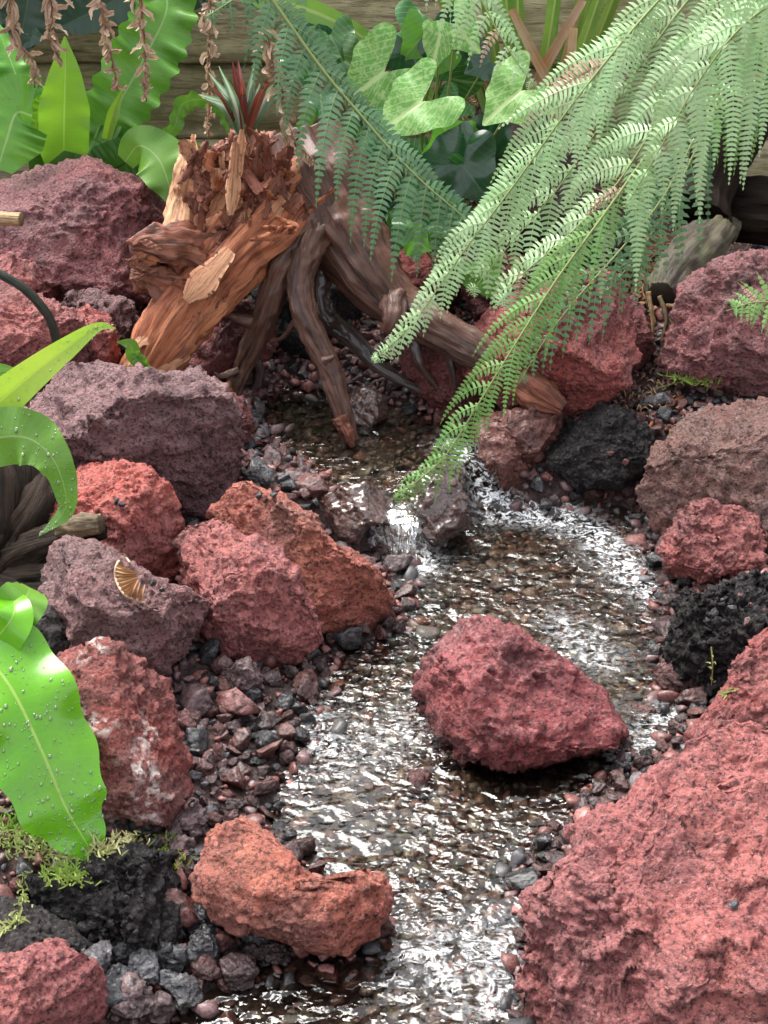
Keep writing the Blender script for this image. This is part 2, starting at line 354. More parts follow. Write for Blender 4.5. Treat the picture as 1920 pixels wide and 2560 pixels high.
B('dull purple-red boulder on the bank beside the mossy log', [(1450, 760), (1470, 690), (1490, 610), (1560, 580), (1660, 560), (1790, 570), (1790, 860), (1640, 850), (1540, 822), (1465, 800)], 'purple', base=(1600, 865))
B('large brick-red boulder behind the drooping fern tips', [(955, 690), (1000, 655), (1100, 650), (1180, 640), (1260, 600), (1330, 600), (1372, 650), (1372, 760), (1342, 815), (1280, 872), (1200, 905), (1120, 880), (1050, 820), (970, 760)], 'red', base=(1190, 915), facets=8, lump=1.2)
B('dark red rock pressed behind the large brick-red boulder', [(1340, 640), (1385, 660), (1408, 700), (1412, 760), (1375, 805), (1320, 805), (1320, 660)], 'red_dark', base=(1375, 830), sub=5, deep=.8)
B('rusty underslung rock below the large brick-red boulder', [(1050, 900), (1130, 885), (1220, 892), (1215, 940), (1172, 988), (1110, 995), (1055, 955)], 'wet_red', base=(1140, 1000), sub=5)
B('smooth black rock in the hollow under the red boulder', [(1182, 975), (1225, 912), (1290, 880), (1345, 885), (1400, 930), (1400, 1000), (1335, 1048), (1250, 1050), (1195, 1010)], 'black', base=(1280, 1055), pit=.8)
B('flat wet rust-coloured slab at the side of the small cascade', [(1015, 935), (1040, 908), (1085, 915), (1110, 950), (1130, 1010), (1115, 1060), (1090, 1052), (1055, 1005)], 'wet_red', base=(1085, 1065), sub=5, facets=7, boxy=.65)
B('wet brown cap rock with the little waterfall at its lip', [(690, 1085), (735, 1058), (820, 1050), (870, 1070), (870, 1110), (845, 1122), (800, 1130), (770, 1160), (740, 1175), (700, 1130)], 'wet_brown', base=(740, 1182), sub=5, pit=.6)
B('square brown rock splitting the cascade in two', [(872, 1110), (882, 1062), (920, 1020), (968, 1012), (998, 1060), (1012, 1138), (955, 1172), (895, 1168)], 'wet_brown', base=(950, 1180), sub=5, boxy=.68)
B('red lava rock beside the glossy leaves behind the stump', [(808, 575), (850, 538), (900, 556), (950, 540), (1010, 565), (1000, 640), (930, 680), (840, 650)], 'red', base=(900, 690), sub=5)
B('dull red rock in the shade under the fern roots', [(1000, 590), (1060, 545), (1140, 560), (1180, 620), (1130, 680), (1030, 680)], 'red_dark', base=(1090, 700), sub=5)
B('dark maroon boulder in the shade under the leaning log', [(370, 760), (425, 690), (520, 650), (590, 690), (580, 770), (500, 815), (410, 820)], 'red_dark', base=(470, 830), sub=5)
B('black rock added to darken the hollow behind the thin roots under the stump', [(560, 640), (600, 560), (680, 540), (760, 600), (790, 700), (760, 770), (640, 780), (570, 730)], 'black', Yc=3.82, sub=5)  # added black body standing in for the deep shade under the stump
B('small wet maroon rock at the foot of the forked root', [(455, 855), (500, 850), (535, 880), (548, 925), (510, 965), (470, 940)], 'red_dark', base=(510, 968), sub=5)
B('rounded wet brown stone in the upper pool behind the root tip', [(738, 865), (785, 835), (828, 858), (838, 910), (795, 935), (745, 918)], 'wet_brown', base=(790, 940), sub=5, pit=.5)
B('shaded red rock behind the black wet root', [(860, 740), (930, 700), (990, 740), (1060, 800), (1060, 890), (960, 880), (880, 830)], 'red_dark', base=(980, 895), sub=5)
B('pale salmon boulder corner beside the dark gravel stones', [(-120, 2110), (40, 2072), (95, 2038), (150, 2065), (212, 2102), (232, 2165), (225, 2290), (-120, 2330)], 'red_pink', base=(150, 2290), lump=.6)
B('black craggy lava boulder with green moss along its top', [(50, 1905), (130, 1880), (210, 1848), (290, 1830), (370, 1852), (422, 1912), (442, 1962), (400, 2030), (300, 2040), (180, 2010), (70, 1985)], 'black', base=(340, 2045), pit=1.8)
B('smooth dark grey rock beside the black craggy boulder', [(-110, 1960), (50, 1948), (150, 1990), (205, 2045), (185, 2100), (100, 2130), (-110, 2150)], 'charcoal', base=(120, 2140), pit=.7)
B('dark charcoal rock under the driftwood roots', [(50, 1320), (150, 1310), (190, 1380), (170, 1430), (60, 1450)], 'charcoal', base=(120, 1460), sub=5)
B('round black pitted stone below the salmon-red rock', [(1452, 1300), (1480, 1272), (1520, 1285), (1528, 1325), (1490, 1345), (1458, 1332)], 'black', base=(1490, 1348), sub=5, pit=1.5, name='stone', cat='stone')
B('mauve stone half out of the water by the black lava mound', [(1410, 1445), (1455, 1420), (1505, 1445), (1512, 1480), (1460, 1495), (1418, 1480)], 'purple_grey', base=(1460, 1496), sub=5, name='stone', cat='stone')
B('small red rock in front of the grey-brown weathered boulder', [(1392, 1020), (1420, 1000), (1440, 1020), (1445, 1080), (1420, 1120), (1398, 1080)], 'red_bright', base=(1420, 1125), sub=4, name='stone', cat='stone')
B('red broken rock at the edge of the huge pink boulder', [(1600, 1700), (1640, 1640), (1780, 1620), (1780, 1760), (1640, 1760)], 'red', Yc=2.1, sub=5)
# ------------------------------------------------------------------ water
t = NT('stream_water'); v = t.coords(False)
fo = t.n('Attribute', dict(attribute_name='foam')).outputs['Fac']
mp = t.n('Mapping', Vector=v, Scale=(1, 1.2, 1)).outputs[0]
h = t.math('ADD', t.noise(mp, 29, 0, .5, .7), t.math('MULTIPLY', t.noise(mp, 62, 1, .5, .4), .50))
cm = t.ramp(t.noise(v, 4.2, 2, .5), [(.36, .25), (.60, 1.)])
bmp = t.n('Bump', Strength=.8, Distance=t.math('MULTIPLY', cm, .016), Height=h)
gl = t.n('BsdfGlossy', Color=(1, 1, 1), Roughness=.03, Normal=bmp)
tr = t.n('BsdfTransparent', Color=(.84, .80, .70))
fr = t.n('Fresnel', IOR=1.57, Normal=bmp)
wm = t.n('MixShader', i0=fr, i1=tr, i2=gl)
fd = t.n('BsdfDiffuse', Color=(.82, .84, .86))
fm = t.math('MULTIPLY', fo, t.ramp(t.noise(mp, 55, 5, .7, 1.0), [(.47, 0.), (.60, 1.)]))
M['water'] = t.out(t.n('MixShader', i0=t.math('MINIMUM', fm, .85), i1=wm, i2=fd))

def wpath(px): return np.array([on_level(a, b, zw)[:2] for a, b in px])
def near(x, y, path, wd):
    best = np.full(len(x), 1e9)
    for i in range(len(path) - 1):
        a, b_ = path[i], path[i + 1]; e = b_ - a; q = np.clip(((x - a[0]) * e[0] + (y - a[1]) * e[1]) / (e @ e + 1e-9), 0, 1)
        best = np.minimum(best, np.hypot(x - a[0] - e[0] * q, y - a[1] - e[1] * q))
    return np.exp(-(best / wd) ** 2)
wx = np.arange(-.75, 1.05, .0055); wy = np.arange(1.25, 3.75, .0055)
X, Y = np.meshgrid(wx, wy); x = X.ravel(); y = Y.ravel(); s = sdist(x, y)
foam = np.clip(near(x, y, wpath([(985, 960), (1040, 1040), (1085, 1095), (1190, 1108), (1290, 1155), (1340, 1225), (1425, 1285)]), .045)
               + 1.0 * near(x, y, wpath([(840, 1208), (900, 1214)]), .05) + .55 * near(x, y, wpath([(1330, 1600), (1400, 1640), (1440, 1560)]), .05)
               + .45 * near(x, y, wpath([(960, 2070), (1090, 2060), (1100, 2160)]), .07) + .4 * near(x, y, wpath([(1220, 1350), (1290, 1420)]), .05)
               + .25 * near(x, y, wpath([(700, 1560), (720, 1640), (900, 1560)]), .06), 0, 1)
calm = 1 - .7 * near(x, y, wpath([(980, 1680), (1200, 1665)]), .06)
p = np.c_[x, y, np.zeros_like(x)]
wq = p + np.c_[.02 * pn(p * 14), .02 * pn(p * 14 + 9), np.zeros_like(x)]
z = zw(x, y) + calm * (1 + .9 * foam) * (.35 + .95 * ss(-.35, .45, fbm(p * np.array((3.2, 5, 1)) + 3, 2))) * (.0042 * fbm(wq * np.array((9, 15, 1)), 2, .5) + .0016 * pn(wq * np.array((26, 38, 1)) + 5))
f = gridf(len(wx), len(wy)); keep = (s < .05)[f].all(1); f = f[keep]
used = np.unique(f); rem = np.full(len(x), -1); rem[used] = np.arange(len(used))
tag(obj('stream_water', mesh('stream_water', np.c_[x, y, z][used], rem[f], M['water'], attr=dict(foam=foam[used]))), kind='structure')

# the little fall over the lip
def fall(px0, px1, top, bot, n=24, m=30, fm_=.42):
    vv = []; at = []
    a0 = D(px0[0], top, 2.955); a1 = D(px0[1], top, 2.955)
    b0 = D(px1[0], bot, 2.865); b1 = D(px1[1], bot, 2.865)
    for j in range(m):
        q = j / (m - 1)
        for i in range(n):
            u = i / (n - 1)
            A = a0 * (1 - u) + a1 * u; B_ = b0 * (1 - u) + b1 * u
            P = A * (1 - q) + B_ * q; P[2] = A[2] + (B_[2] - A[2]) * (q ** 1.7); P[1] = A[1] + (B_[1] - A[1]) * (q ** .6)
            P[1] += .006 * math.sin(u * 9 + q * 2) * (1 - .3 * q) + .003 * math.sin(u * 31 + 3 * q)
            P[0] += .003 * math.sin(q * 9 + u * 5); vv.append(P); at.append(fm_ * (.3 + .7 * q))
    return np.array(vv), gridf(n, m), np.array(at)
for k, (a, b_, tp, bt) in enumerate([((826, 878), (836, 880), 1094, 1216), ((874, 902), (870, 900), 1106, 1210)]):
    vv, ff, at = fall(a, b_, tp, bt)
    tag(obj('waterfall', mesh('waterfall', vv, ff, M['water'], attr=dict(foam=at))), kind='structure')


# thin sheets of water running over the three cascade rocks
FILMS = [('cap', [(690, 1085), (735, 1058), (820, 1050), (870, 1070), (870, 1110), (845, 1122), (800, 1130), (770, 1160), (740, 1175), (700, 1130)], dict(base=(740, 1182), sub=5)),
         ('block', [(872, 1110), (882, 1062), (920, 1020), (968, 1012), (998, 1060), (1012, 1138), (955, 1172), (895, 1168)], dict(base=(950, 1180), sub=5, boxy=.68)),
         ('slab', [(1015, 935), (1040, 908), (1085, 915), (1110, 950), (1130, 1010), (1115, 1060), (1090, 1052), (1055, 1005)], dict(base=(1085, 1065), sub=5, facets=7, boxy=.65))]
for lb, pts, kw in FILMS: boulder('x', pts, 'water', pit=0, film=.005, **kw)
# ------------------------------------------------------------------ wood
def wood_mat(name, c1, c2, dark, sc=1.0, rough=.6, coat=0.0, bump=.9, moss=None, spec=.4):
    t = NT(name); v = t.n('Attribute', dict(attribute_name='grain')).outputs['Vector']; ob = t.coords(False)
    c = t.mix(t.ramp(t.noise(v, 9 * sc, 5, .6, .4), [(.35, 0.), (.65, 1.)]), c1, c2)
    c = t.mix(t.ramp(t.noise(v, 28 * sc, 5, .7, .5), [(.55, 0.), (.70, 1.)]), c, dark)
    c = t.mix(t.ramp(t.noise(v, 80 * sc, 4, .7), [(.40, .6), (.50, 0.)]), c, tuple(x * .45 for x in dark))
    c = t.mix(t.ramp(t.noise(ob, 14, 4, .6), [(.56, 0.), (.74, .7)]), c, tuple(x * .9 for x in dark))
    if moss: c = t.mix(t.ramp(t.noise(ob, 6, 5, .65), [(.45, 0.), (.62, .75)]), c, moss)
    h = t.math('ADD', t.noise(v, 30 * sc, 6, .7, .3), t.math('MULTIPLY', t.noise(v, 110 * sc, 4, .7), .5))
    b = t.n('Bump', Strength=bump, Distance=.010, Height=h)
    p = t.n('BsdfPrincipled', Base_Color=c, Roughness=rough, Normal=b); p.inputs['Specular IOR Level'].default_value = spec; p.inputs['Coat Weight'].default_value = coat; p.inputs['Coat Roughness'].default_value = .18
    return t.out(p)
M['bark_orange'] = wood_mat('bark_orange', (.52, .200, .090), (.42, .130, .062), (.13, .040, .026))
M['bark_tan'] = wood_mat('bark_tan', (.60, .34, .18), (.52, .22, .12), (.24, .09, .05))
M['bark_red'] = wood_mat('bark_red', (.23, .075, .046), (.32, .125, .075), (.05, .02, .016))
M['root_brown'] = wood_mat('root_brown', (.16, .068, .040), (.095, .042, .029), (.022, .013, .011), rough=.45, coat=.2)
M['root_grey'] = wood_mat('root_grey', (.19, .098, .066), (.12, .055, .039), (.03, .018, .015), rough=.45, coat=.3)
M['root_wet'] = wood_mat('root_wet', (.045, .026, .022), (.07, .035, .028), (.014, .010, .010), rough=.3, coat=.8)
M['drift'] = wood_mat('driftwood_dark', (.028, .017, .011), (.017, .011, .008), (.006, .005, .004), rough=.75, coat=.0, spec=.15)
M['drift_tan'] = wood_mat('driftwood_tan', (.20, .145, .07), (.13, .085, .045), (.03, .02, .014), rough=.6)
M['log_grey'] = wood_mat('log_grey_green', (.10, .080, .052), (.07, .052, .036), (.02, .016, .013), moss=(.10, .105, .04))
M['cut_wood'] = wood_mat('cut_wood', (.50, .34, .17), (.42, .27, .13), (.20, .12, .06))
M['timber'] = wood_mat('timber_mossy', (.46, .39, .24), (.37, .31, .18), (.12, .10, .062), sc=.9, rough=.85, bump=1.0, moss=(.22, .21, .085))
M['stem_dark'] = wood_mat('stem_dark', (.035, .045, .032), (.05, .055, .04), (.015, .017, .014), rough=.4)

def spline(P, n):
    P = np.asarray(P, float); k = len(P); Q = np.vstack([2 * P[0] - P[1], P, 2 * P[-1] - P[-2]]); t_ = np.linspace(0, k - 1 - 1e-9, n); i = t_.astype(int); f = (t_ - i)[:, None]
    a, b_, c_, d_ = Q[i], Q[i + 1], Q[i + 2], Q[i + 3]
    return .5 * (2 * b_ + (c_ - a) * f + (2 * a - 5 * b_ + 4 * c_ - d_) * f ** 2 + (3 * b_ - a - 3 * c_ + d_) * f ** 3)
def unit(a): return a / (np.linalg.norm(a, axis=-1, keepdims=True) + 1e-12)
def frames(C):
    T = unit(np.gradient(C, axis=0)); n = np.cross(T[0], (0.3, -.9, .2)); n /= np.linalg.norm(n); Ns = [n]
    for k in range(1, len(C)):
        n = Ns[-1] - T[k] * (Ns[-1] @ T[k]); n /= np.linalg.norm(n); Ns.append(n)
    Ns = np.array(Ns); return T, Ns, np.cross(T, Ns)
def tube(ctrl, rad, nu=26, nv=90, groove=.10, lump=.06, seed=0, world=False, flat=1.0, gfreq=2.2):
    """a tapering, grooved branch through CTRL (picture direction + distance, or world points)"""
    P = np.array(ctrl, float) if world else np.array([D(*q) for q in ctrl])
    C = spline(P, nv); r = spline(np.c_[np.array(rad, float), np.zeros(len(rad)), np.zeros(len(rad))] if len(rad) == len(P) else np.c_[np.interp(np.linspace(0, 1, len(P)), np.linspace(0, 1, len(rad)), rad), np.zeros(len(P)), np.zeros(len(P))], nv)[:, 0]
    r = np.maximum(r, .0006); T, N, Bn = frames(C); sl = np.r_[0, np.cumsum(np.linalg.norm(np.diff(C, axis=0), axis=1))]
    a = np.linspace(0, 2 * math.pi, nu, endpoint=False); A, S = np.meshgrid(a, sl); Rr = np.repeat(r[:, None], nu, 1)
    rm = r.mean(); q = np.c_[np.cos(A).ravel() * gfreq, np.sin(A).ravel() * gfreq, (S * .35 / max(rm, .004)).ravel() * .55] + seed * 7.7
    d_ = 1 + groove * (ridged(q, 3, .6) - .45).reshape(A.shape) + lump * fbm(np.c_[np.cos(A).ravel(), np.sin(A).ravel(), (S / max(rm, .004) * .5).ravel()] + seed * 3.1, 2).reshape(A.shape)
    V = C[:, None, :] + (N[:, None, :] * np.cos(A)[..., None] + Bn[:, None, :] * np.sin(A)[..., None] * flat) * (Rr * d_)[..., None]
    gr = np.stack([np.cos(A) * rm * 2, np.sin(A) * rm * 2, S * .13], -1) + seed * .37
    V = np.concatenate([np.repeat(C[:1, None], nu, 1), V, np.repeat(C[-1:, None], nu, 1)]); gr = np.concatenate([gr[:1] * .3, gr, gr[-1:] * .3]); n = nv + 2
    i = np.arange(n * nu).reshape(n, nu); j = np.roll(i, -1, 1)
    return V.reshape(-1, 3), np.stack([i[:-1], j[:-1], j[1:], i[1:]], -1).reshape(-1, 4), dict(grain=gr.reshape(-1, 3))
def tpart(name, root, mat, ctrl, rad, parent=None, **k):
    v_, f_, a_ = tube(ctrl, rad, **k); return part(name, v_, f_, M[mat], root, parent, attr=a_)

# retaining wall of stacked timbers ---------------------------------
wall = thing('retaining_wall', 'weathered mossy timber wall with horizontal grain behind the plants', 'wall', (0, 4.75, .3))
for row in range(6):
    z0 = .30 + .235 * row; n = 520; prof = []
    for a in np.linspace(-1.25, 1.25, 13): prof.append((-(math.cos(a) ** .35) * .10, math.copysign(abs(math.sin(a)) ** .8, a) * .122))
    prof = [(.10, -.118)] + prof + [(.10, .118)]; prof = np.array(prof)
    xs_ = np.linspace(-3.4, 3.4, n); Xg = np.repeat(xs_[:, None], len(prof), 1); Yg = 4.75 + np.repeat(prof[None, :, 0], n, 0); Zg = z0 + .118 + np.repeat(prof[None, :, 1], n, 0)
    q = np.c_[Xg.ravel() * 1.3, Yg.ravel() * 6, Zg.ravel() * 9 + row * 5.3]
    dy = .018 * fbm(q, 3) + .010 * (ridged(np.c_[Xg.ravel() * 2.2, Yg.ravel() * 4, Zg.ravel() * 34 + row], 3, .6) - .5)
    Yg = Yg - dy.reshape(Yg.shape) * 1.0 + .02 * math.sin(row * 2.3); Zg = Zg + .012 * pn(np.c_[Xg.ravel() * 1.1, np.zeros(Xg.size), np.full(Xg.size, row * 3.7)]).reshape(Zg.shape)
    part('timber', np.c_[Xg.ravel(), Yg.ravel(), Zg.ravel()], gridf(len(prof), n), M['timber'], wall, attr=dict(grain=np.c_[Yg.ravel() * .9, Zg.ravel() * .9 + row, Xg.ravel() * .11]))

# the stump ----------------------------------------------------------
sl_ = D(680, 760, 3.5); stump = thing('tree_stump', 'upturned reddish stump with peeling bark and spreading roots over the pool', 'tree stump', (sl_[0], sl_[1], .17))
tpart('leaning_limb', stump, 'bark_orange', [(290, 850, 3.36), (345, 750, 3.40), (410, 660, 3.45), (490, 560, 3.50), (570, 480, 3.56), (630, 425, 3.62), (680, 385, 3.70)], [.048, .060, .068, .075, .085, .085, .05], nu=80, nv=190, groove=.26, lump=.12, seed=1, gfreq=1.8)['label'] = 'thick orange-brown limb with split peeling bark'
tpart('trunk', stump, 'root_brown', [(640, 300, 3.75), (670, 390, 3.70), (700, 470, 3.64), (720, 540, 3.6)], [.10, .13, .11, .08], nu=60, nv=90, groove=.2, lump=.14, seed=2)
tpart('root', stump, 'root_grey', [(720, 430, 3.6), (660, 500, 3.55), (610, 580, 3.5), (575, 680, 3.5), (530, 780, 3.52), (497, 862, 3.5)], [.048, .038, .031, .027, .023, .019], nu=40, nv=140, groove=.24, lump=.18, seed=3)
tpart('root', stump, 'root_brown', [(710, 470, 3.58), (665, 545, 3.5), (648, 625, 3.45), (665, 700, 3.4), (705, 780, 3.36), (735, 870, 3.31), (757, 955, 3.27)], [.040, .034, .030, .027, .025, .022, .017], nu=40, nv=150, groove=.24, lump=.18, seed=4)
tpart('root', stump, 'root_wet', [(700, 560, 3.62), (690, 640, 3.58), (715, 695, 3.55), (765, 735, 3.5), (815, 790, 3.47), (880, 830, 3.44), (965, 875, 3.42)], [.036, .026, .024, .022, .016, .010, .004], nu=30, nv=120, groove=.18, lump=.16, seed=5)
tpart('root', stump, 'root_brown', [(690, 400, 3.68), (745, 500, 3.6), (800, 590, 3.52), (870, 665, 3.46), (990, 735, 3.38), (1100, 795, 3.31), (1190, 858, 3.26)], [.10, .088, .068, .050, .040, .034, .030], nu=56, nv=190, groove=.22, lump=.15, seed=6)
tpart('root', stump, 'root_wet', [(895, 735, 3.42), (905, 780, 3.4), (930, 820, 3.4), (972, 868, 3.4)], [.014, .012, .008, .004], nu=14, nv=40, seed=7)
tpart('root', stump, 'root_wet', [(965, 755, 3.38), (975, 795, 3.37), (985, 842, 3.36)], [.010, .008, .004], nu=12, nv=30, seed=8)
tpart('root', stump, 'root_wet', [(545, 770, 3.56), (560, 800, 3.56), (552, 840, 3.55), (530, 858, 3.54)], [.016, .014, .013, .012], nu=16, nv=40, seed=9)
tpart('rootlet', stump, 'root_grey', [(640, 690, 3.46), (615, 725, 3.47), (585, 742, 3.5)], [0.008, 0.006, 0.003], nu=12, nv=30, groove=.2, lump=.2, seed=170)
tpart('rootlet', stump, 'root_grey', [(560, 700, 3.5), (520, 690, 3.5), (485, 678, 3.5)], [0.016, 0.012, 0.005], nu=12, nv=30, groove=.2, lump=.2, seed=171)
tpart('rootlet', stump, 'root_grey', [(515, 800, 3.5), (480, 812, 3.48), (462, 806, 3.47)], [0.01, 0.007, 0.002], nu=12, nv=30, groove=.2, lump=.2, seed=172)
tpart('rootlet', stump, 'root_grey', [(700, 780, 3.34), (722, 770, 3.33)], [0.01, 0.004], nu=12, nv=30, groove=.2, lump=.2, seed=173)
tpart('root_stub', stump, 'bark_red', [(470, 560, 3.52), (390, 535, 3.46), (320, 528, 3.42), (283, 532, 3.40)], [.045, .036, .030, .012], nu=40, nv=80, groove=.7, lump=.5, seed=10)
tpart('root_stub', stump, 'bark_red', [(420, 640, 3.5), (360, 615, 3.45), (310, 595, 3.43), (285, 590, 3.42)], [.036, .03, .024, .010], nu=40, nv=80, groove=.7, lump=.5, seed=11)
tpart('knot', stump, 'root_brown', [(850, 640, 3.44), (850, 690, 3.38), (835, 720, 3.37)], [.028, .026, .012], nu=24, nv=40, groove=.35, lump=.25, seed=12)
tpart('broken_tip', stump, 'bark_red', [(733, 900, 3.265), (748, 935, 3.255), (762, 965, 3.25)], [.013, .012, .004], nu=20, nv=36, groove=.6, lump=.2, seed=13)
tpart('broken_tip', stump, 'bark_orange', [(480, 830, 3.46), (495, 860, 3.45), (520, 885, 3.44)], [.014, .013, .006], nu=18, nv=30, groove=.5, seed=14)
tpart('broken_tip', stump, 'bark_red', [(1120, 820, 3.27), (1170, 855, 3.24), (1215, 885, 3.22)], [.029, .028, .014], nu=40, nv=60, groove=.45, lump=.18, seed=15)
tpart('side_bark', stump, 'bark_tan', [(430, 320, 3.62), (412, 380, 3.60), (398, 440, 3.58), (385, 500, 3.52), (360, 560, 3.46)], [.028, .032, .034, .034, .026], nu=30, nv=80, groove=.35, lump=.2, seed=16)
cb = boulder('x', [(403, 345), (440, 305), (520, 296), (600, 322), (672, 365), (700, 440), (640, 520), (540, 545), (450, 540), (405, 450)], 'bark_red', Yc=3.66, thick=.55, sub=6, pit=2.2, lump=1.6, name='crown_bark', cat='x')
for k_ in ('label', 'category'): del cb[k_]
cb.parent = stump; cb.location = Vector(cb.location) - stump.location
co = np.empty(len(cb.data.vertices) * 3, np.float32); cb.data.vertices.foreach_get('co', co); co = co.reshape(-1, 3)
gr_ = np.c_[co[:, 0] * .75 + co[:, 2] * .3, co[:, 1], co[:, 2] * .22, np.ones(len(co))]; cb.data.attributes.new('grain', 'FLOAT_COLOR', 'POINT').data.foreach_set('color', gr_.astype(np.float32).ravel())
# bark flakes
def flake(root, c, T, N, L, Wd, curl, mat, seed, twist=.3):
    r_ = np.random.default_rng(seed); n, m = 16, 6; T = unit(np.array(T, float)); N = unit(np.array(N, float) - T * (np.array(N) @ T)); S = np.cross(T, N); vv = []; gr = []
    ph = r_.uniform(0, 6)
    for i in range(n):
        u = i / (n - 1) - .5; wv = Wd * (1 - .55 * abs(2 * u) ** 2.2) * (1 + .16 * math.sin(u * 9 + ph)); tw = twist * u * 2
        for side in (1, -1):
            for j in range(m):
                x_ = (j / (m - 1) - .5) * side; hgt = curl * (2 * u) ** 2 * L * .5 - curl * .8 * wv * (x_ * 2) ** 2 + side * .0016 * (1 - (2 * x_) ** 2) + .0025 * math.sin(u * 25 + x_ * 7 + ph)
                vv.append(c + T * u * L + (S * math.cos(tw) + N * math.sin(tw)) * x_ * wv + N * hgt); gr.append((x_ * Wd * 2 + seed, hgt, u * L * .13))
    i = np.arange(n * 2 * m).reshape(n, 2 * m); j = np.roll(i, -1, 1); f_ = np.stack([i[:-1], j[:-1], j[1:], i[1:]], -1).reshape(-1, 4)
    return part('bark_flake', np.array(vv), f_, M[mat], root, attr=dict(grain=np.array(gr)))
r_ = np.random.default_rng(77)
axis_l = D(700, 370, 3.6) - D(300, 820, 3.38); axis_l = unit(axis_l)
toC = lambda p_: unit(CAM - p_)
FL = []
for k in range(60):                                       # crown, shaggy
    px = r_.uniform(405, 640); py = r_.uniform(318, 545)
    if px + (py - 430) * .5 > 690 or (px > 560 and py > 470): continue
    c_ = D(px, py, 3.50 + .0002 * (430 - py) - .015 * r_.uniform()); T = np.array((r_.normal() * .5 + .25, -.15 + r_.normal() * .35, .9))
    FL.append((c_, T, toC(c_) + r_.normal(size=3) * .45, r_.uniform(.05, .15), r_.uniform(.016, .05), r_.uniform(-.5, .55), ['bark_red', 'bark_orange', 'bark_tan', 'bark_red', 'bark_red', 'bark_red'][r_.integers(6)]))
for k in range(34):                                       # plates along the limb
    u = r_.uniform(.02, .8); cpt = spline(np.array([D(*q) for q in [(290, 850, 3.36), (410, 660, 3.45), (580, 470, 3.56), (700, 365, 3.65)]]), 50)[int(u * 49)]; rd = .052 + .034 * u
    th = r_.uniform(-1.2, 1.2); n0 = toC(cpt); s0 = np.cross(axis_l, n0); n_ = unit(n0 * math.cos(th) + s0 * math.sin(th))
    FL.append((cpt + n_ * (rd * 1.03 + .004), axis_l + r_.normal(size=3) * .10, n_ + r_.normal(size=3) * .12, r_.uniform(.06, .20), r_.uniform(.018, .05), r_.uniform(-.06, .14), ['bark_tan', 'bark_orange', 'bark_orange', 'bark_red'][r_.integers(4)]))
FL.append((D(505, 385, 3.42), (.12, 0, 1), (0, -1, .2), .17, .034, .15, 'bark_tan'))
FL.append((D(520, 330, 3.47), (.1, .1, 1), (0, -1, .2), .11, .022, .1, 'bark_tan'))
for k in range(5): FL.append((D(585 + 9 * k, 505 - 6 * k + 10 * (k % 2), 3.40), (.9, -.1, .45 - .2 * k), (-.2, -1, .5), .09 - .008 * k, .018, .7, 'bark_orange'))
FL.append((D(450, 595, 3.375), axis_l, (0, -1, .6), .16, .065, .03, 'bark_tan'))
for k in range(14): FL.append((D(r_.uniform(283, 330), r_.uniform(515, 610), 3.37 + r_.uniform(0, .03)), (.9, -.1, r_.normal() * .4), (r_.normal() * .5, -1, .5), r_.uniform(.03, .07), r_.uniform(.008, .02), r_.uniform(-.4, .5), ['bark_red', 'bark_orange', 'bark_red'][r_.integers(3)]))
for k, a in enumerate(FL): flake(stump, *a, seed=k + 1)

# logs and driftwood -------------------------------------------------
lg = thing('fallen_log', 'short mossy grey log with an orange broken end on the bank', 'log', G(1450, 640))
tpart('wood', lg, 'log_grey', [(1560, 490, 3.85), (1510, 540, 3.72), (1460, 590, 3.6), (1425, 640, 3.52)], [.03, .055, .055, .04], nu=44, nv=80, groove=.16, lump=.3, seed=21)
flake_log = lg
lg = thing('dark_log', 'dark cracked log lying on the soil below the leaning trunk', 'log', G(1640, 470))
tpart('wood', lg, 'drift', [(1470, 460, 4.2), (1560, 450, 4.15), (1640, 455, 4.05), (1760, 470, 4.0)], [.05, .07, .075, .08], nu=40, nv=80, groove=.2, lump=.15, seed=23)
tpart('branch', lg, 'log_grey', [(1590, 500, 4.0), (1540, 485, 4.0), (1490, 500, 3.95)], [.03, .026, .015], nu=20, nv=40, groove=.25, seed=24)
tr_ = thing('leaning_trunk', 'dark brown leaning tree trunk under the pale fern', 'trunk', G(1500, 440))
tpart('wood', tr_, 'drift', [(1680, 120, 4.15), (1610, 230, 4.1), (1550, 320, 4.06), (1510, 400, 4.03), (1490, 450, 4.0)], [.075, .08, .085, .085, .11], nu=50, nv=100, groove=.15, lump=.1, seed=25)
dw = thing('driftwood', 'dark forked driftwood root beside the mauve boulder', 'driftwood', G(40, 1330))
tpart('trunk', dw, 'drift', [(30, 960, 2.75), (40, 1060, 2.68), (20, 1160, 2.62), (-30, 1260, 2.58)], [.045, .055, .066, .075], nu=44, nv=90, groove=.28, lump=.12, seed=31)
tpart('trunk', dw, 'drift', [(-30, 980, 2.7), (-20, 1080, 2.62), (-30, 1180, 2.58), (-60, 1260, 2.55)], [.05, .055, .06, .07], nu=40, nv=80, groove=.3, lump=.12, seed=32)
tpart('branch', dw, 'drift', [(100, 1040, 2.7), (80, 1090, 2.62), (40, 1160, 2.58), (0, 1230, 2.56)], [.026, .034, .042, .05], nu=34, nv=70, groove=.28, seed=33)
tpart('branch', dw, 'drift', [(20, 1220, 2.56), (80, 1185, 2.54), (150, 1160, 2.52), (217, 1140, 2.5)], [.045, .036, .026, .020], nu=34, nv=80, groove=.22, seed=34)
tpart('dry_crust', dw, 'drift_tan', [(125, 1146, 2.507), (170, 1138, 2.492), (219, 1132, 2.484)], [.012, .019, .015], nu=22, nv=50, groove=.4, lump=.2, seed=35)
tpart('branch', dw, 'drift', [(0, 1255, 2.54), (80, 1250, 2.5), (150, 1235, 2.48), (200, 1222, 2.47)], [.036, .028, .02, .010], nu=28, nv=70, groove=.3, seed=36)
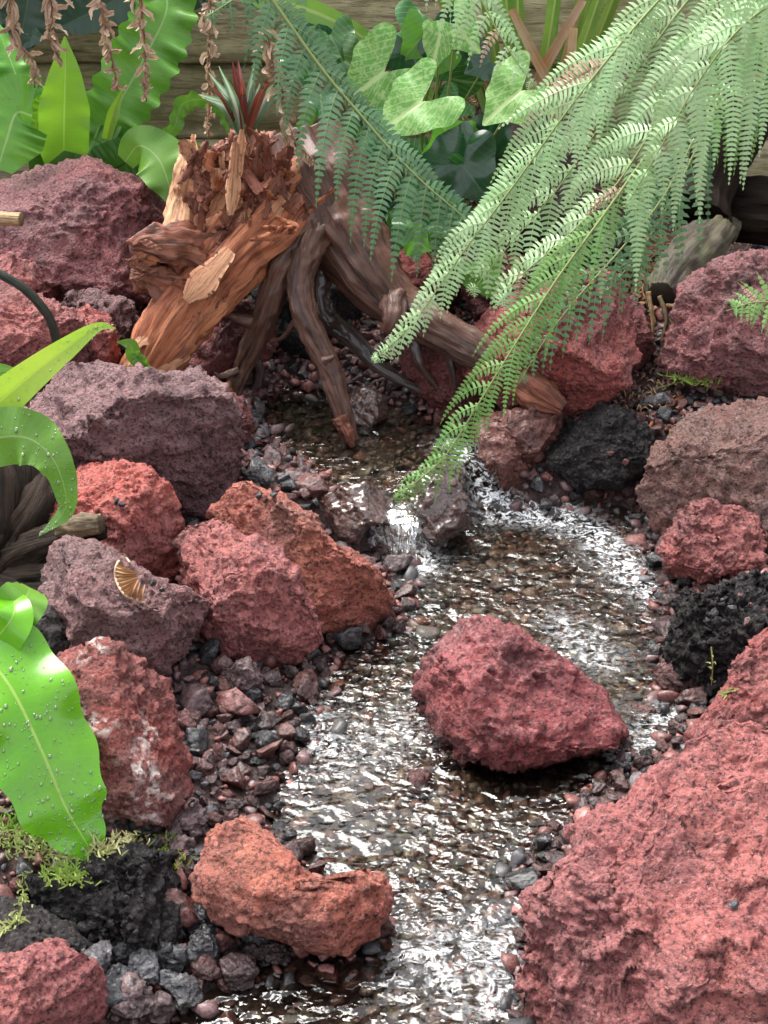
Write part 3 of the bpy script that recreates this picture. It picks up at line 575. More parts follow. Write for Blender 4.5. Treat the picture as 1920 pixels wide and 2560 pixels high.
tpart('branch', dw, 'drift', [(-20, 1280, 2.52), (70, 1290, 2.48), (140, 1285, 2.46), (205, 1265, 2.45)], [.045, .032, .024, .014], nu=30, nv=70, groove=.3, seed=37)
tag(obj('cut_stick', None, D(20, 472, 3.42)), 'pale cut stick end resting on the big purple-red boulder', 'stick')
ck = bpy.data.objects['cut_stick']; tpart('wood', ck, 'cut_wood', [(-80, 472, 3.45), (-10, 472, 3.43), (46, 474, 3.42)], [.017, .0165, .016], nu=24, nv=40, groove=.06, lump=.03, seed=41)
cs = thing('curved_stem', 'dark green bare stem arching over the dusty pink boulder', 'stem', D(130, 745, 3.1))
tpart('stem', cs, 'stem_dark', [(-40, 580, 3.05), (0, 592, 3.05), (60, 630, 3.06), (105, 685, 3.08), (126, 745, 3.12)], [.0085, .009, .0095, .010, .011], nu=16, nv=60, groove=.08, lump=.08, seed=42)
# ------------------------------------------------------------------ plants
def leaf_mat(name, c1, c2, vein, gloss=.35, trans=.3, vw=.02, lat=24.0, slant=2.4, latc=.25, tipc=None, mott=0.0, coat=.0):
    t = NT(name); uv = t.n('TexCoord').outputs['UV']; sp = t.n('SeparateXYZ', Vector=uv); u = sp.outputs[0]; v_ = sp.outputs[1]; ob = t.coords(False)
    a = t.math('ABSOLUTE', t.math('SUBTRACT', u, .5))
    c = t.mix(t.ramp(t.noise(ob, 9, 4, .6), [(.38, 0.), (.62, 1.)]), c1, c2)
    wv = t.math('SINE', t.math('MULTIPLY', t.math('SUBTRACT', v_, t.math('MULTIPLY', a, slant / lat)), lat * 6.283))
    lm = t.ramp(wv, [(.80, 0.), (1.0, 1.)])
    c = t.mix(t.math('MULTIPLY', lm, latc), c, vein)
    if mott: c = t.mix(t.math('MULTIPLY', t.ramp(t.noise(ob, 75, 4, .65, .8), [(.47, 0.), (.58, 1.)]), mott), c, vein)
    c = t.mix(t.ramp(a, [(vw * .5, .9), (vw, 0.)]), c, vein)
    c = t.mix(t.ramp(t.noise(ob, 28, 5, .7), [(.62, 0.), (.74, .55)]), c, tuple(.55 * x + .02 for x in c2))
    r = t.n('ObjectInfo').outputs['Random']
    c = t.n('HueSaturation', Color=c, Value=t.math('ADD', t.math('MULTIPLY', r, .35), .82), Hue=t.math('ADD', t.math('MULTIPLY', r, .02), .49)).outputs[0]
    h = t.math('ADD', t.math('MULTIPLY', wv, .06), t.math('MULTIPLY', t.noise(ob, 140, 3, .6), .6))
    b = t.n('Bump', Strength=.12, Distance=.002, Height=h)
    p = t.n('BsdfPrincipled', Base_Color=c, Roughness=gloss, Normal=b); p.inputs['Coat Weight'].default_value = coat; p.inputs['Coat Roughness'].default_value = .1
    tl = t.n('BsdfTranslucent', Color=c, Normal=b)
    return t.out(t.n('MixShader', i0=trans, i1=p, i2=tl))
M['nest'] = leaf_mat('nest_fern_leaf', (.15, .37, .04), (.11, .30, .035), (.30, .48, .16), lat=40, latc=.15)
M['nest_light'] = leaf_mat('nest_fern_light', (.24, .45, .030), (.20, .40, .03), (.34, .55, .10), lat=40, latc=.12, trans=.4)
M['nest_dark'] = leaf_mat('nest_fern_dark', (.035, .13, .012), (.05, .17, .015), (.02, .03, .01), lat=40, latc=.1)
M['nest_yellow'] = leaf_mat('nest_fern_yellow', (.40, .55, .06), (.33, .50, .05), (.50, .62, .15), lat=40, latc=.1, vw=.01, trans=.4)
M['nest_front'] = leaf_mat('nest_fern_front', (.16, .46, .012), (.12, .38, .012), (.36, .55, .10), lat=30, latc=.05, vw=.016, gloss=.25, coat=.5)
M['big_dark'] = leaf_mat('big_dark_leaf', (.020, .050, .030), (.028, .066, .038), (.05, .10, .05), lat=14, trans=.15)
M['arrow_pale'] = leaf_mat('arrow_leaf_pale', (.15, .36, .07), (.11, .30, .05), (.46, .62, .26), lat=6, slant=9, latc=.5, vw=.05, mott=.5)
M['arrow_green'] = leaf_mat('arrow_leaf_green', (.045, .16, .035), (.06, .20, .04), (.22, .38, .15), lat=5, slant=8, latc=.5, vw=.04, gloss=.25, coat=.5)
M['arrow_dark'] = leaf_mat('arrow_leaf_dark', (.014, .060, .024), (.022, .080, .030), (.04, .12, .05), lat=5, slant=8, latc=.5, vw=.03, gloss=.22, coat=.6)
M['arrow_lime'] = leaf_mat('arrow_leaf_lime', (.12, .30, .03), (.10, .26, .03), (.20, .38, .08), lat=5, slant=8, latc=.3, vw=.03, trans=.45)
M['fern_pale'] = leaf_mat('fern_pale', (.43, .60, .34), (.32, .51, .23), (.42, .55, .26), gloss=.5, trans=.25, lat=1, latc=0, vw=.02)
M['fern_mid'] = leaf_mat('fern_mid', (.20, .40, .10), (.15, .33, .085), (.26, .40, .12), gloss=.5, trans=.3, lat=1, latc=0, vw=.02)
M['fern_dark'] = leaf_mat('fern_dark', (.12, .24, .12), (.085, .19, .085), (.18, .30, .10), gloss=.5, trans=.25, lat=1, latc=0, vw=.02)
M['fern_deep'] = leaf_mat('fern_deep', (.030, .095, .035), (.04, .12, .04), (.12, .2, .07), gloss=.5, trans=.25, lat=1, latc=0, vw=.02)
M['strap'] = leaf_mat('strap_leaf', (.20, .34, .06), (.14, .27, .045), (.36, .46, .14), lat=1, latc=0, vw=.1)
M['strap_dry'] = leaf_mat('strap_dry', (.40, .20, .07), (.46, .32, .20), (.5, .36, .2), lat=1, latc=0, vw=.05, gloss=.7, trans=.15)
M['dry_leaf'] = leaf_mat('dry_leaf', (.40, .27, .18), (.54, .40, .28), (.22, .13, .08), lat=8, latc=.4, vw=.08, gloss=.7, trans=.15)
M['dry_orange'] = leaf_mat('dry_orange', (.34, .16, .06), (.44, .26, .12), (.2, .09, .04), lat=8, latc=.3, vw=.06, gloss=.6, trans=.15)
M['brom_red'] = leaf_mat('bromeliad_red', (.20, .035, .03), (.14, .06, .03), (.3, .1, .06), lat=1, latc=0, vw=.1, gloss=.3)
M['brom_green'] = leaf_mat('bromeliad_green', (.10, .22, .08), (.30, .42, .30), (.5, .6, .5), lat=1, latc=0, vw=.25, gloss=.3)
M['moss'] = leaf_mat('moss', (.20, .38, .04), (.30, .42, .08), (.3, .4, .1), lat=1, latc=0, trans=.35)
M['moss_pale'] = leaf_mat('moss_pale', (.46, .44, .20), (.34, .38, .12), (.5, .45, .25), lat=1, latc=0, trans=.35)
t = NT('fern_roots'); v = t.coords(False); c = t.mix(t.ramp(t.noise(v, 25, 3), [(.4, 0.), (.6, 1.)]), (.30, .21, .085), (.16, .10, .045))
M['fibre'] = t.out(t.n('BsdfPrincipled', Base_Color=c, Roughness=.7))
t = NT('droplet'); M['drop'] = t.out(t.n('MixShader', i0=t.n('Fresnel', IOR=1.9), i1=t.n('MixShader', i0=.12, i1=t.n('BsdfTransparent', Color=(.95, .98, .9)), i2=t.n('BsdfDiffuse', Color=(.55, .8, .3))), i2=t.n('BsdfGlossy', Color=(1, 1, 1), Roughness=.05)))

def sheet(ctrl, hw, n=70, m=15, fold=.15, ripple=.0, freq=9, roll=0.0, notch=.0, seed=0, world=False, edge=0.0, face=None):
    """a leaf blade along CTRL (direction + distance), half widths HW in picture units"""
    P = np.array(ctrl, float) if world else np.array([D(*q) for q in ctrl]); C = spline(P, n); T = unit(np.gradient(C, axis=0))
    dist = np.linalg.norm(C - CAM, axis=1); h = np.interp(np.linspace(0, 1, n), np.linspace(0, 1, len(hw)), hw)
    h = np.convolve(np.r_[h[0], h[0], h, h[-1], h[-1]], np.ones(5) / 5, 'valid'); h[-1] = hw[-1]
    hm = h * (1.0 if world else 1 / FPX * dist)
    V = unit(C - CAM) if face is None else -np.repeat([unit(np.array(face, float))], n, 0); S = unit(np.cross(T, V)); N = np.cross(S, T); N = N * np.sign((N * -V).sum(1))[:, None]
    rl = np.interp(np.linspace(0, 1, n), np.linspace(0, 1, 2), [roll, roll] if np.isscalar(roll) else roll)[:, None]
    S, N = S * np.cos(rl) + N * np.sin(rl), N * np.cos(rl) - S * np.sin(rl)
    j = np.linspace(-1, 1, m); tt = np.linspace(0, 1, n); r_ = np.random.default_rng(seed); ph = r_.uniform(0, 6, 2)
    q = np.c_[tt * freq * .7 + seed, np.zeros(n), np.zeros(n)]
    w1 = np.where(j[None] < 0, (np.sin(tt * freq * 6.283 + ph[0] + 2 * pn(q)))[:, None], (np.sin(tt * freq * 6.283 + ph[1] + 2 * pn(q + 9)))[:, None])
    w2 = np.where(j[None] < 0, (np.sin(tt * freq * 6.283 * 1.7 + ph[1]))[:, None], np.sin(tt * freq * 6.283 * 1.6 + ph[0])[:, None])
    aj = np.abs(j)[None]; off = fold * aj * hm[:, None] + ripple * (aj ** 1.4) * hm[:, None] * (w1 * .75 + .3 * w2)
    wid = hm[:, None] * (1 + edge * w2 * aj ** 3)
    Vv = C[:, None] + S[:, None] * (j[None, :, None] * wid[..., None]) + N[:, None] * off[..., None]
    uv = np.stack([np.repeat((j[None] + 1) / 2, n, 0), np.repeat(tt[:, None], m, 1)], -1)
    return Vv.reshape(-1, 3), gridf(m, n), uv.reshape(-1, 2)
def leaf(name, root, mat, ctrl, hw, parent=None, **k):
    v_, f_, uv = sheet(ctrl, hw, **k); return part(name, v_, f_, M[mat], root, parent, uv=uv)
def at_ground(px, py, Y): q = D(px, py, Y); return (q[0], q[1], float(ground(q[0], q[1])))

# nest ferns ---------------------------------------------------------
nf = thing('nest_fern', 'wavy-leaved bright green nest fern behind the big purple boulder', 'fern', at_ground(200, 380, 4.25))
LV = [('nest', [(90, 330, 4.2), (58, 225, 4.2), (30, 150, 4.22), (-8, 50, 4.3)], [20, 46, 44, 4], dict(ripple=.25, freq=7, roll=.3)),
      ('nest_light', [(140, 400, 4.12), (138, 320, 4.12), (139, 230, 4.1), (141, 150, 4.1), (140, 78, 4.12)], [26, 50, 52, 30, 1], dict(ripple=.10, freq=5, fold=.2)),
      ('nest', [(195, 390, 4.22), (218, 300, 4.22), (262, 215, 4.25), (320, 110, 4.3), (360, 20, 4.36), (350, -60, 4.42)], [18, 50, 66, 70, 60, 40], dict(ripple=.30, freq=9, edge=.08)),
      ('nest_light', [(230, 300, 4.1), (245, 245, 4.1), (266, 190, 4.12)], [10, 12, 1], dict(fold=.6)),
      ('nest', [(70, 250, 4.0), (35, 245, 3.97), (15, 300, 3.93), (-5, 365, 3.9)], [70, 74, 74, 30], dict(ripple=.15, freq=5, fold=-.1)),
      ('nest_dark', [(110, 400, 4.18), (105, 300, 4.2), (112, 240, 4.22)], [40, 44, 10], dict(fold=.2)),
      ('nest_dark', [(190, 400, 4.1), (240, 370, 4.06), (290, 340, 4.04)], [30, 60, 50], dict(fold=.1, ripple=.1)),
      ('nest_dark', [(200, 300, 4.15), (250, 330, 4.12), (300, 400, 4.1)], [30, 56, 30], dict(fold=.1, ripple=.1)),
      ('nest', [(270, 350, 4.0), (300, 315, 3.95), (340, 340, 3.9), (362, 390, 3.86), (378, 452, 3.84)], [20, 40, 58, 44, 2], dict(ripple=.14, freq=4, fold=-.12)),
      ('nest', [(280, 345, 4.06), (340, 325, 4.04), (390, 322, 4.0), (436, 312, 3.98)], [12, 28, 26, 2], dict(ripple=.15, freq=4, roll=.4)),
      ('nest', [(290, 350, 4.1), (335, 310, 4.1), (375, 278, 4.12), (392, 228, 4.15), (430, 215, 4.17), (472, 232, 4.15), (494, 290, 4.12)], [8, 16, 15, 22, 20, 20, 4], dict(ripple=.4, freq=9, roll=(.2, 1.0))),
      ('nest_light', [(70, 300, 4.15), (90, 235, 4.15), (112, 200, 4.15)], [12, 26, 4], dict(ripple=.2)),
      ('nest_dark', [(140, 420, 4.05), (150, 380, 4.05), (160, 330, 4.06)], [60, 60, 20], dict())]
for k, (mt, c_, hw, kw) in enumerate(LV): leaf('leaf', nf, mt, c_, hw, seed=k, **kw)
nf = thing('nest_fern', 'nest fern with a huge glossy wet leaf hanging beside the lichen-crusted block', 'fern', at_ground(-140, 1700, 1.95))
LV = [('nest_front', [(-130, 1330, 2.0), (-50, 1400, 1.93), (20, 1480, 1.88), (85, 1610, 1.83), (140, 1740, 1.8), (180, 1810, 1.79), (216, 1872, 1.785)], [50, 104, 118, 112, 92, 52, 2], dict(n=110, m=23, ripple=.22, freq=4, fold=-.10, edge=.05), ),
      ('nest', [(-60, 1420, 2.0), (20, 1330, 1.98), (55, 1290, 2.0), (66, 1270, 2.05)], [70, 56, 50, 20], dict(ripple=.12, freq=3)),
      ('nest_front', [(-70, 1440, 1.95), (-10, 1380, 1.94), (28, 1330, 1.95), (30, 1285, 2.0)], [60, 56, 44, 20], dict(ripple=.1, freq=3))]
front_leaf = None
for k, (mt, c_, hw, kw) in enumerate(LV):
    o = leaf('leaf', nf, mt, c_, hw, seed=40 + k, **kw)
    if k == 0: front_leaf = o
# water drops on the wet leaves
hemi = [(math.cos(a) * q, math.sin(a) * q, hz) for q, hz in ((1, 0), (.86, .36), (.5, .6)) for a in np.linspace(0, 2 * math.pi, 9)[:-1]] + [(0, 0, .68)]
hf = [(8 * i + j, 8 * i + (j + 1) % 8, 8 * i + 8 + (j + 1) % 8, 8 * i + 8 + j) for i in range(2) for j in range(8)] + [(16 + j, 16 + (j + 1) % 8, 24, 24) for j in range(8)]
def drops(front_leaf, root, cnt):
    me = front_leaf.data; nv_ = len(me.polygons); r_ = np.random.default_rng(9); vs = []; fs = []; n0 = 0
    for k in range(cnt):
        pl = me.polygons[int(r_.integers(nv_))]; c_ = np.array(pl.center); n_ = np.array(pl.normal); n_ = n_ * np.sign(n_ @ (CAM - c_ - np.array(front_leaf.parent.location)))
        a_ = unit(np.cross(n_, (0.3, .2, 1))); b_ = np.cross(n_, a_); s_ = float(np.clip(r_.lognormal(math.log(.0009), .6), .0004, .0034)); st = r_.uniform(1, 1.7)
        j1 = r_.uniform(-.004, .004, 2); c_ = c_ + a_ * j1[0] + b_ * j1[1]
        vs += [c_ + (a_ * x_ + b_ * y_ * st) * s_ + n_ * (z_ * s_ * .9 + .0002) for x_, y_, z_ in hemi]
        fs += [tuple(dict.fromkeys(q + n0 for q in f_)) for f_ in hf]; n0 += 25
    tag(obj('water_drops', mesh('water_drops', np.array(vs), fs, M['drop']), (0, 0, 0), root), kind='stuff')
drops(front_leaf, nf, 1100)
nf = thing('nest_fern', 'nest fern with a narrow yellow-green leaf above a drooping wet leaf by the driftwood', 'fern', at_ground(-160, 1150, 2.35))
y_leaf = leaf('leaf', nf, 'nest_yellow', [(-120, 1010, 2.3), (-40, 905, 2.28), (50, 825, 2.26), (140, 755, 2.26), (210, 707, 2.27), (250, 709, 2.27)], [50, 48, 36, 24, 10, 1], seed=51, ripple=.06, freq=3, fold=.25, n=90)
g_leaf = leaf('leaf', nf, 'nest', [(-130, 980, 2.25), (-30, 950, 2.22), (55, 945, 2.2), (110, 985, 2.18), (138, 1050, 2.17), (138, 1105, 2.17), (84, 1158, 2.17)], [50, 62, 62, 42, 28, 20, 1], seed=52, ripple=.16, freq=5, fold=-.1, n=90, roll=(0, .5))
leaf('leaf', nf, 'nest', [(-60, 800, 2.3), (0, 795, 2.3), (42, 800, 2.3)], [8, 10, 1], seed=53)
leaf('leaf', nf, 'nest', [(-60, 850, 2.3), (0, 815, 2.3), (40, 812, 2.3)], [8, 9, 1], seed=54)
drops(y_leaf, nf, 140); drops(g_leaf, nf, 330)
# big dark leaves over the wall
bl = thing('dark_leaf_plant', 'plant with broad dark blue-green leaves hanging over the timber wall', 'plant', D(90, -60, 4.6))
for k, (c_, hw) in enumerate([([(-60, 0, 4.5), (20, 60, 4.48), (95, 85, 4.46)], [60, 60, 4]), ([(60, -90, 4.5), (60, 0, 4.48), (40, 90, 4.46), (20, 110, 4.45)], [50, 60, 30, 2]), ([(180, -90, 4.5), (150, 0, 4.48), (130, 60, 4.47)], [60, 70, 20]),
                              ([(330, -60, 4.5), (250, 0, 4.48), (170, 40, 4.46), (120, 62, 4.46)], [40, 44, 34, 4]), ([(480, -50, 4.5), (400, -10, 4.49), (300, 25, 4.48)], [30, 34, 6])]):
    leaf('leaf', bl, 'big_dark', c_, hw, seed=60 + k, ripple=.04, fold=.12)

# ferns --------------------------------------------------------------
def pinna(root, par, mat, base, d0, L, N, droop, mp, plen, seed, ptilt=15, gap=.8):
    n = 14; C = [np.array(base)]; d_ = d0.copy(); step = L / (n - 1)
    for i in range(n - 1):
        d_ = unit(d_ + np.array((0, 0, -1.0)) * droop / n); C.append(C[-1] + d_ * step)
    C = spline(np.array(C), mp); T = unit(np.gradient(C, axis=0)); Nn = unit(N - T * (T @ N)[:, None]); S = np.cross(T, Nn)
    u = np.linspace(0, 1, mp); pl = plen * np.clip(1.04 - u ** 1.25, .05, 1) * (.55 + .45 * ss(0, .12, u)); r_ = np.random.default_rng(seed)
    sp = L / mp; vs = []; uvs = []; V0 = []
    for s in (-1, 1):
        ang = R(ptilt) + r_.normal(size=mp)[:, None] * .06; dd = unit(S * s * np.cos(ang) + T * np.sin(ang) + Nn * (-.10 + .08 * r_.normal(size=mp)[:, None]))
        cross = unit(np.cross(Nn, dd)) * (sp * gap * .5); le = (pl * (1 + .08 * r_.normal(size=mp)))[:, None]; dr = Nn * le * -.10
        A = C - cross; B_ = C + cross; m0 = C + dd * le * .62 - cross * .85 + dr * .2; m1 = C + dd * le * .62 + cross * .85 + dr * .2; t0 = C + dd * le + T * le * .16 - cross * .10 + dr; t1 = C + dd * le + T * le * .16 + cross * .10 + dr
        V0.append(np.stack([A, B_, m0, m1, t0, t1], 1).reshape(-1, 3)); uvs.append(np.tile([[.44, 0], [.56, 0], [.3, .5], [.7, .5], [.48, 1], [.56, 1]], (mp, 1)))
    nq = mp * 2; V = np.concatenate(V0); b6 = np.arange(nq)[:, None] * 6
    F_ = np.concatenate([b6 + np.array([[0, 1, 3, 2]]), b6 + np.array([[2, 3, 5, 4]])])
    rw = (.0011 * (1 - .75 * u))[:, None]; st = np.stack([C - S * rw + Nn * .0007, C + S * rw + Nn * .0007], 1).reshape(-1, 3); k0 = len(V); i = np.arange(mp - 1)[:, None] * 2 + k0
    F_ = np.concatenate([F_, i + np.array([[0, 1, 3, 2]])]); V = np.concatenate([V, st]); UVs = np.concatenate(uvs + [np.tile([[.5, .5]], (len(st), 1))])
    return part('pinna', V, F_, M[mat], root, par, uv=UVs, smooth=False)
def frond(root, mat, ctrl, Lmax, pairs=24, aL=55, aR=55, droop=.6, N=(0, -.75, .65), start=.06, mp=26, plen=24, seed=0, prof=None, sides=(-1, 1), gap=.66, rr=.0032, jit=.09, step=9.5):
    P = np.array([D(*q) for q in ctrl]); C = spline(P, 160); T = unit(np.gradient(C, axis=0)); N = unit(np.array(N, float))
    rad = np.linspace(rr, rr * .22, 6); v_, f_, a_ = tube(P, rad, nu=8, nv=60, groove=.02, lump=.02, seed=seed, world=True)
    fr_ = part('frond', v_, f_, M['rachis'], root, attr=a_); r_ = np.random.default_rng(seed)
    dist = np.linalg.norm(C.mean(0) - CAM) / FPX
    for k in range(pairs):
        u = start + (1 - start) * (k + .5) / pairs; i = min(159, int(u * 159)); pr = (prof or (lambda q: (1 - q) ** .75 * min(1, .35 + q * 3)))(u)
        L = Lmax * dist * max(pr, .05)
        for s in sides:
            if L < .012: continue
            side = unit(np.cross(T[i], N)) * s; a = R(aR if s > 0 else aL) + r_.normal() * jit
            d0 = unit(side * math.sin(a) + T[i] * math.cos(a) + N * r_.normal() * jit)
            m_ = max(6, int(L / dist / step))
            pinna(root, fr_, 'dry_leaf' if r_.uniform() < .03 else mat, C[i], d0, L * (1 + r_.normal() * .06), N + r_.normal(size=3) * .10, droop * (1 + .2 * r_.normal()), m_, plen * dist * min(1, .4 + .6 * L / (Lmax * dist)), seed * 1000 + k * 2 + (s > 0), gap=gap)
    return fr_
t = NT('rachis'); p = t.n('BsdfPrincipled', Base_Color=(.20, .24, .07), Roughness=.5); M['rachis'] = t.out(p)
t = NT('rachis_brown'); p = t.n('BsdfPrincipled', Base_Color=(.22, .12, .06), Roughness=.6); M['rachis_brown'] = t.out(p)

fa = thing('tree_fern', 'tree fern with pale mint-green fronds cascading over the brick-red boulder', 'fern', at_ground(1500, 430, 3.7))
frond(fa, 'fern_pale', [(1480, -60, 3.32), (1370, 60, 3.28), (1240, 220, 3.22), (1110, 400, 3.18), (1000, 545, 3.14), (890, 700, 3.10), (802, 782, 3.08)], 270, pairs=22, aL=20, aR=38, droop=1.1, seed=1, plen=37, mp=21)
frond(fa, 'fern_pale', [(1560, -90, 3.36), (1440, 60, 3.31), (1330, 220, 3.27), (1210, 400, 3.22), (1100, 530, 3.18), (1010, 640, 3.15)], 300, pairs=14, aL=35, aR=55, droop=1.9, seed=2, plen=37, mp=21)
frond(fa, 'fern_pale', [(1660, -90, 3.25), (1550, 60, 3.2), (1440, 230, 3.15), (1330, 400, 3.1), (1220, 515, 3.06), (1120, 600, 3.04), (1083, 652, 3.03)], 390, pairs=13, aL=38, aR=60, droop=3.0, seed=3, plen=38, mp=22)
frond(fa, 'fern_pale', [(1790, -60, 3.2), (1680, 0, 3.15), (1590, 70, 3.1), (1500, 190, 3.08), (1420, 330, 3.05), (1350, 450, 3.04)], 430, pairs=11, aL=50, aR=60, droop=4.2, seed=4, plen=39, mp=22)
frond(fa, 'fern_pale', [(1850, 40, 3.1), (1780, -10, 3.08), (1690, -40, 3.05), (1600, -50, 3.03), (1500, -40, 3.02)], 400, pairs=8, aL=90, aR=70, droop=4.5, seed=5, plen=39, mp=21)
frond(fa, 'fern_mid', [(1400, 330, 3.1), (1300, 470, 3.05), (1205, 600, 3.0), (1115, 740, 2.95), (1035, 870, 2.92), (965, 980, 2.9), (900, 1040, 2.88), (850, 1078, 2.87)], 265, pairs=19, aL=12, aR=50, droop=1.8, seed=6, plen=24, mp=17)
frond(fa, 'fern_dark', [(1500, 300, 3.35), (1430, 430, 3.3), (1340, 540, 3.26), (1250, 640, 3.2), (1180, 730, 3.16), (1120, 830, 3.12)], 260, pairs=12, aL=30, aR=45, droop=1.6, seed=7, plen=26, mp=15, gap=.6, step=14)
frond(fa, 'fern_dark', [(1560, 200, 3.5), (1500, 330, 3.45), (1440, 450, 3.4), (1370, 560, 3.36), (1300, 640, 3.33)], 230, pairs=10, aL=40, aR=45, droop=1.8, seed=8, plen=26, mp=15, gap=.6, step=14)
frond(fa, 'fern_dark', [(1760, -10, 3.5), (1690, 80, 3.46), (1640, 170, 3.43), (1610, 260, 3.42)], 260, pairs=6, aL=30, aR=40, droop=2.2, seed=9, plen=24, mp=16, gap=.6, step=14)
frond(fa, 'fern_mid', [(1700, 200, 3.6), (1600, 210, 3.58), (1530, 250, 3.55), (1500, 300, 3.53)], 200, pairs=6, aL=60, aR=60, droop=2.5, seed=10, plen=22, mp=15)
fb = thing('tree_fern', 'tree fern with one dark green frond drooping over the stump', 'fern', D(520, -130, 3.52))
frond(fb, 'fern_dark', [(540, -70, 3.50), (620, 45, 3.47), (700, 155, 3.44), (780, 250, 3.41), (850, 330, 3.38), (920, 400, 3.36), (985, 455, 3.34), (1018, 488, 3.33)], 370, pairs=15, aL=32, aR=66, droop=1.9, seed=11, plen=38, mp=17, gap=.72, step=11.5, rr=.0045, prof=lambda q: min(1, .45 + q * .9) * (1 - q) ** .55)
frond(fb, 'fern_dark', [(680, -80, 3.55), (600, -50, 3.55), (520, -10, 3.54), (440, 40, 3.53)], 190, pairs=6, aL=80, aR=40, droop=2.5, seed=12, plen=26, mp=15, gap=.6, step=13)
frond(fb, 'fern_deep', [(560, -90, 3.6), (580, 40, 3.58), (600, 150, 3.56), (625, 230, 3.55)], 150, pairs=6, aL=50, aR=50, droop=1.5, seed=13, plen=22, mp=12, gap=.6, step=13)
fc_ = thing('tree_fern', 'tree fern with pale frond tips hanging over the arrow-shaped leaves', 'fern', D(1050, -200, 3.5))
frond(fc_, 'fern_pale', [(960, -140, 3.48), (1010, -60, 3.45), (1050, 20, 3.42), (1100, 110, 3.38), (1160, 195, 3.35)], 190, pairs=9, aL=50, aR=70, droop=1.8, seed=14, plen=24, mp=16)
frond(fc_, 'fern_pale', [(1080, -130, 3.5), (1000, -90, 3.5), (900, -65, 3.5), (780, -60, 3.5)], 175, pairs=6, aL=85, aR=60, droop=3.5, seed=15, plen=20, mp=15)
fs_ = thing('small_fern', 'small bright green fern frond beside the dull purple-red boulder', 'fern', D(1780, 720, 2.95))
frond(fs_, 'fern_mid', [(1830, 715, 2.95), (1730, 668, 2.95), (1640, 652, 2.94), (1568, 672, 2.93)], 125, pairs=14, aL=65, aR=65, droop=.4, seed=16, plen=16, mp=12, gap=1.0)

# dead fern fronds ---------------------------------------------------
def dead(label, ctrl, wpx, n, mat, seed):
    q = D(*ctrl[0]); root = thing('dead_frond', label, 'dead frond', q, None); P = np.array([D(*c_) for c_ in ctrl])
    v_, f_, a_ = tube(P, [.0035, .003, .002], nu=7, nv=40, seed=seed, world=True); part('stalk', v_, f_, M['rachis_brown'], root, attr=a_)
    C = spline(P, 100); dist = np.linalg.norm(C[0] - CAM) / FPX; r_ = np.random.default_rng(seed)
    for k in range(n):
        u = k / n; i = int(u * 98); s = (1 if k % 2 else -1) * r_.uniform(.5, 1); L = wpx * dist * (1 - .65 * u) * r_.uniform(.8, 1.5); d_ = unit(np.array((s, r_.normal() * .6, -.5 + r_.normal() * .5)))
        pts = [C[i]]; cur = r_.normal(size=3) * .8 + np.array((0, 0, -.9))
        for j in range(6): d_ = unit(d_ + cur * .45); pts.append(pts[-1] + d_ * L / 5)
        vv, ff, uv = sheet(pts, [.003, .0075, .008, .006, .001], n=14, m=5, fold=r_.uniform(.3, 1.2), ripple=.5, freq=2, seed=seed + k, world=True, roll=(r_.uniform(-1, 1), r_.uniform(-2, 2)))
        part('leaflet', vv, ff, M[mat], root, uv=uv)
dead('brown shrivelled frond hanging at the edge of the dark leaves', [(10, -60, 4.0), (25, 20, 4.0), (30, 80, 4.0), (70, 130, 4.0), (75, 190, 4.0)], 40, 30, 'dry_leaf', 101)
dead('brown shrivelled frond hanging over the dark blue-green leaves', [(95, -60, 4.0), (110, 10, 4.0), (112, 70, 4.0), (125, 128, 4.0)], 46, 30, 'dry_leaf', 102)
dead('brown shrivelled frond hanging in front of the bare timber', [(200, -60, 4.0), (220, 20, 4.0), (230, 80, 4.0), (245, 140, 4.0), (254, 195, 4.0)], 34, 34, 'dry_leaf', 103)
dead('brown shrivelled frond hanging across the wavy nest fern leaf', [(295, -60, 3.95), (305, 20, 3.95), (312, 90, 3.95), (314, 160, 3.95), (316, 220, 3.95)], 34, 34, 'dry_leaf', 104)
dead('brown shrivelled frond hanging beside the bromeliad', [(455, -60, 3.7), (452, 40, 3.7), (450, 120, 3.7), (452, 220, 3.7), (450, 300, 3.7)], 30, 36, 'dry_leaf', 105)
dead('tan curled dead frond hanging behind the dark green fern', [(570, 60, 3.5), (590, 130, 3.49), (612, 210, 3.48), (628, 290, 3.47), (690, 360, 3.45)], 44, 40, 'dry_leaf', 106)

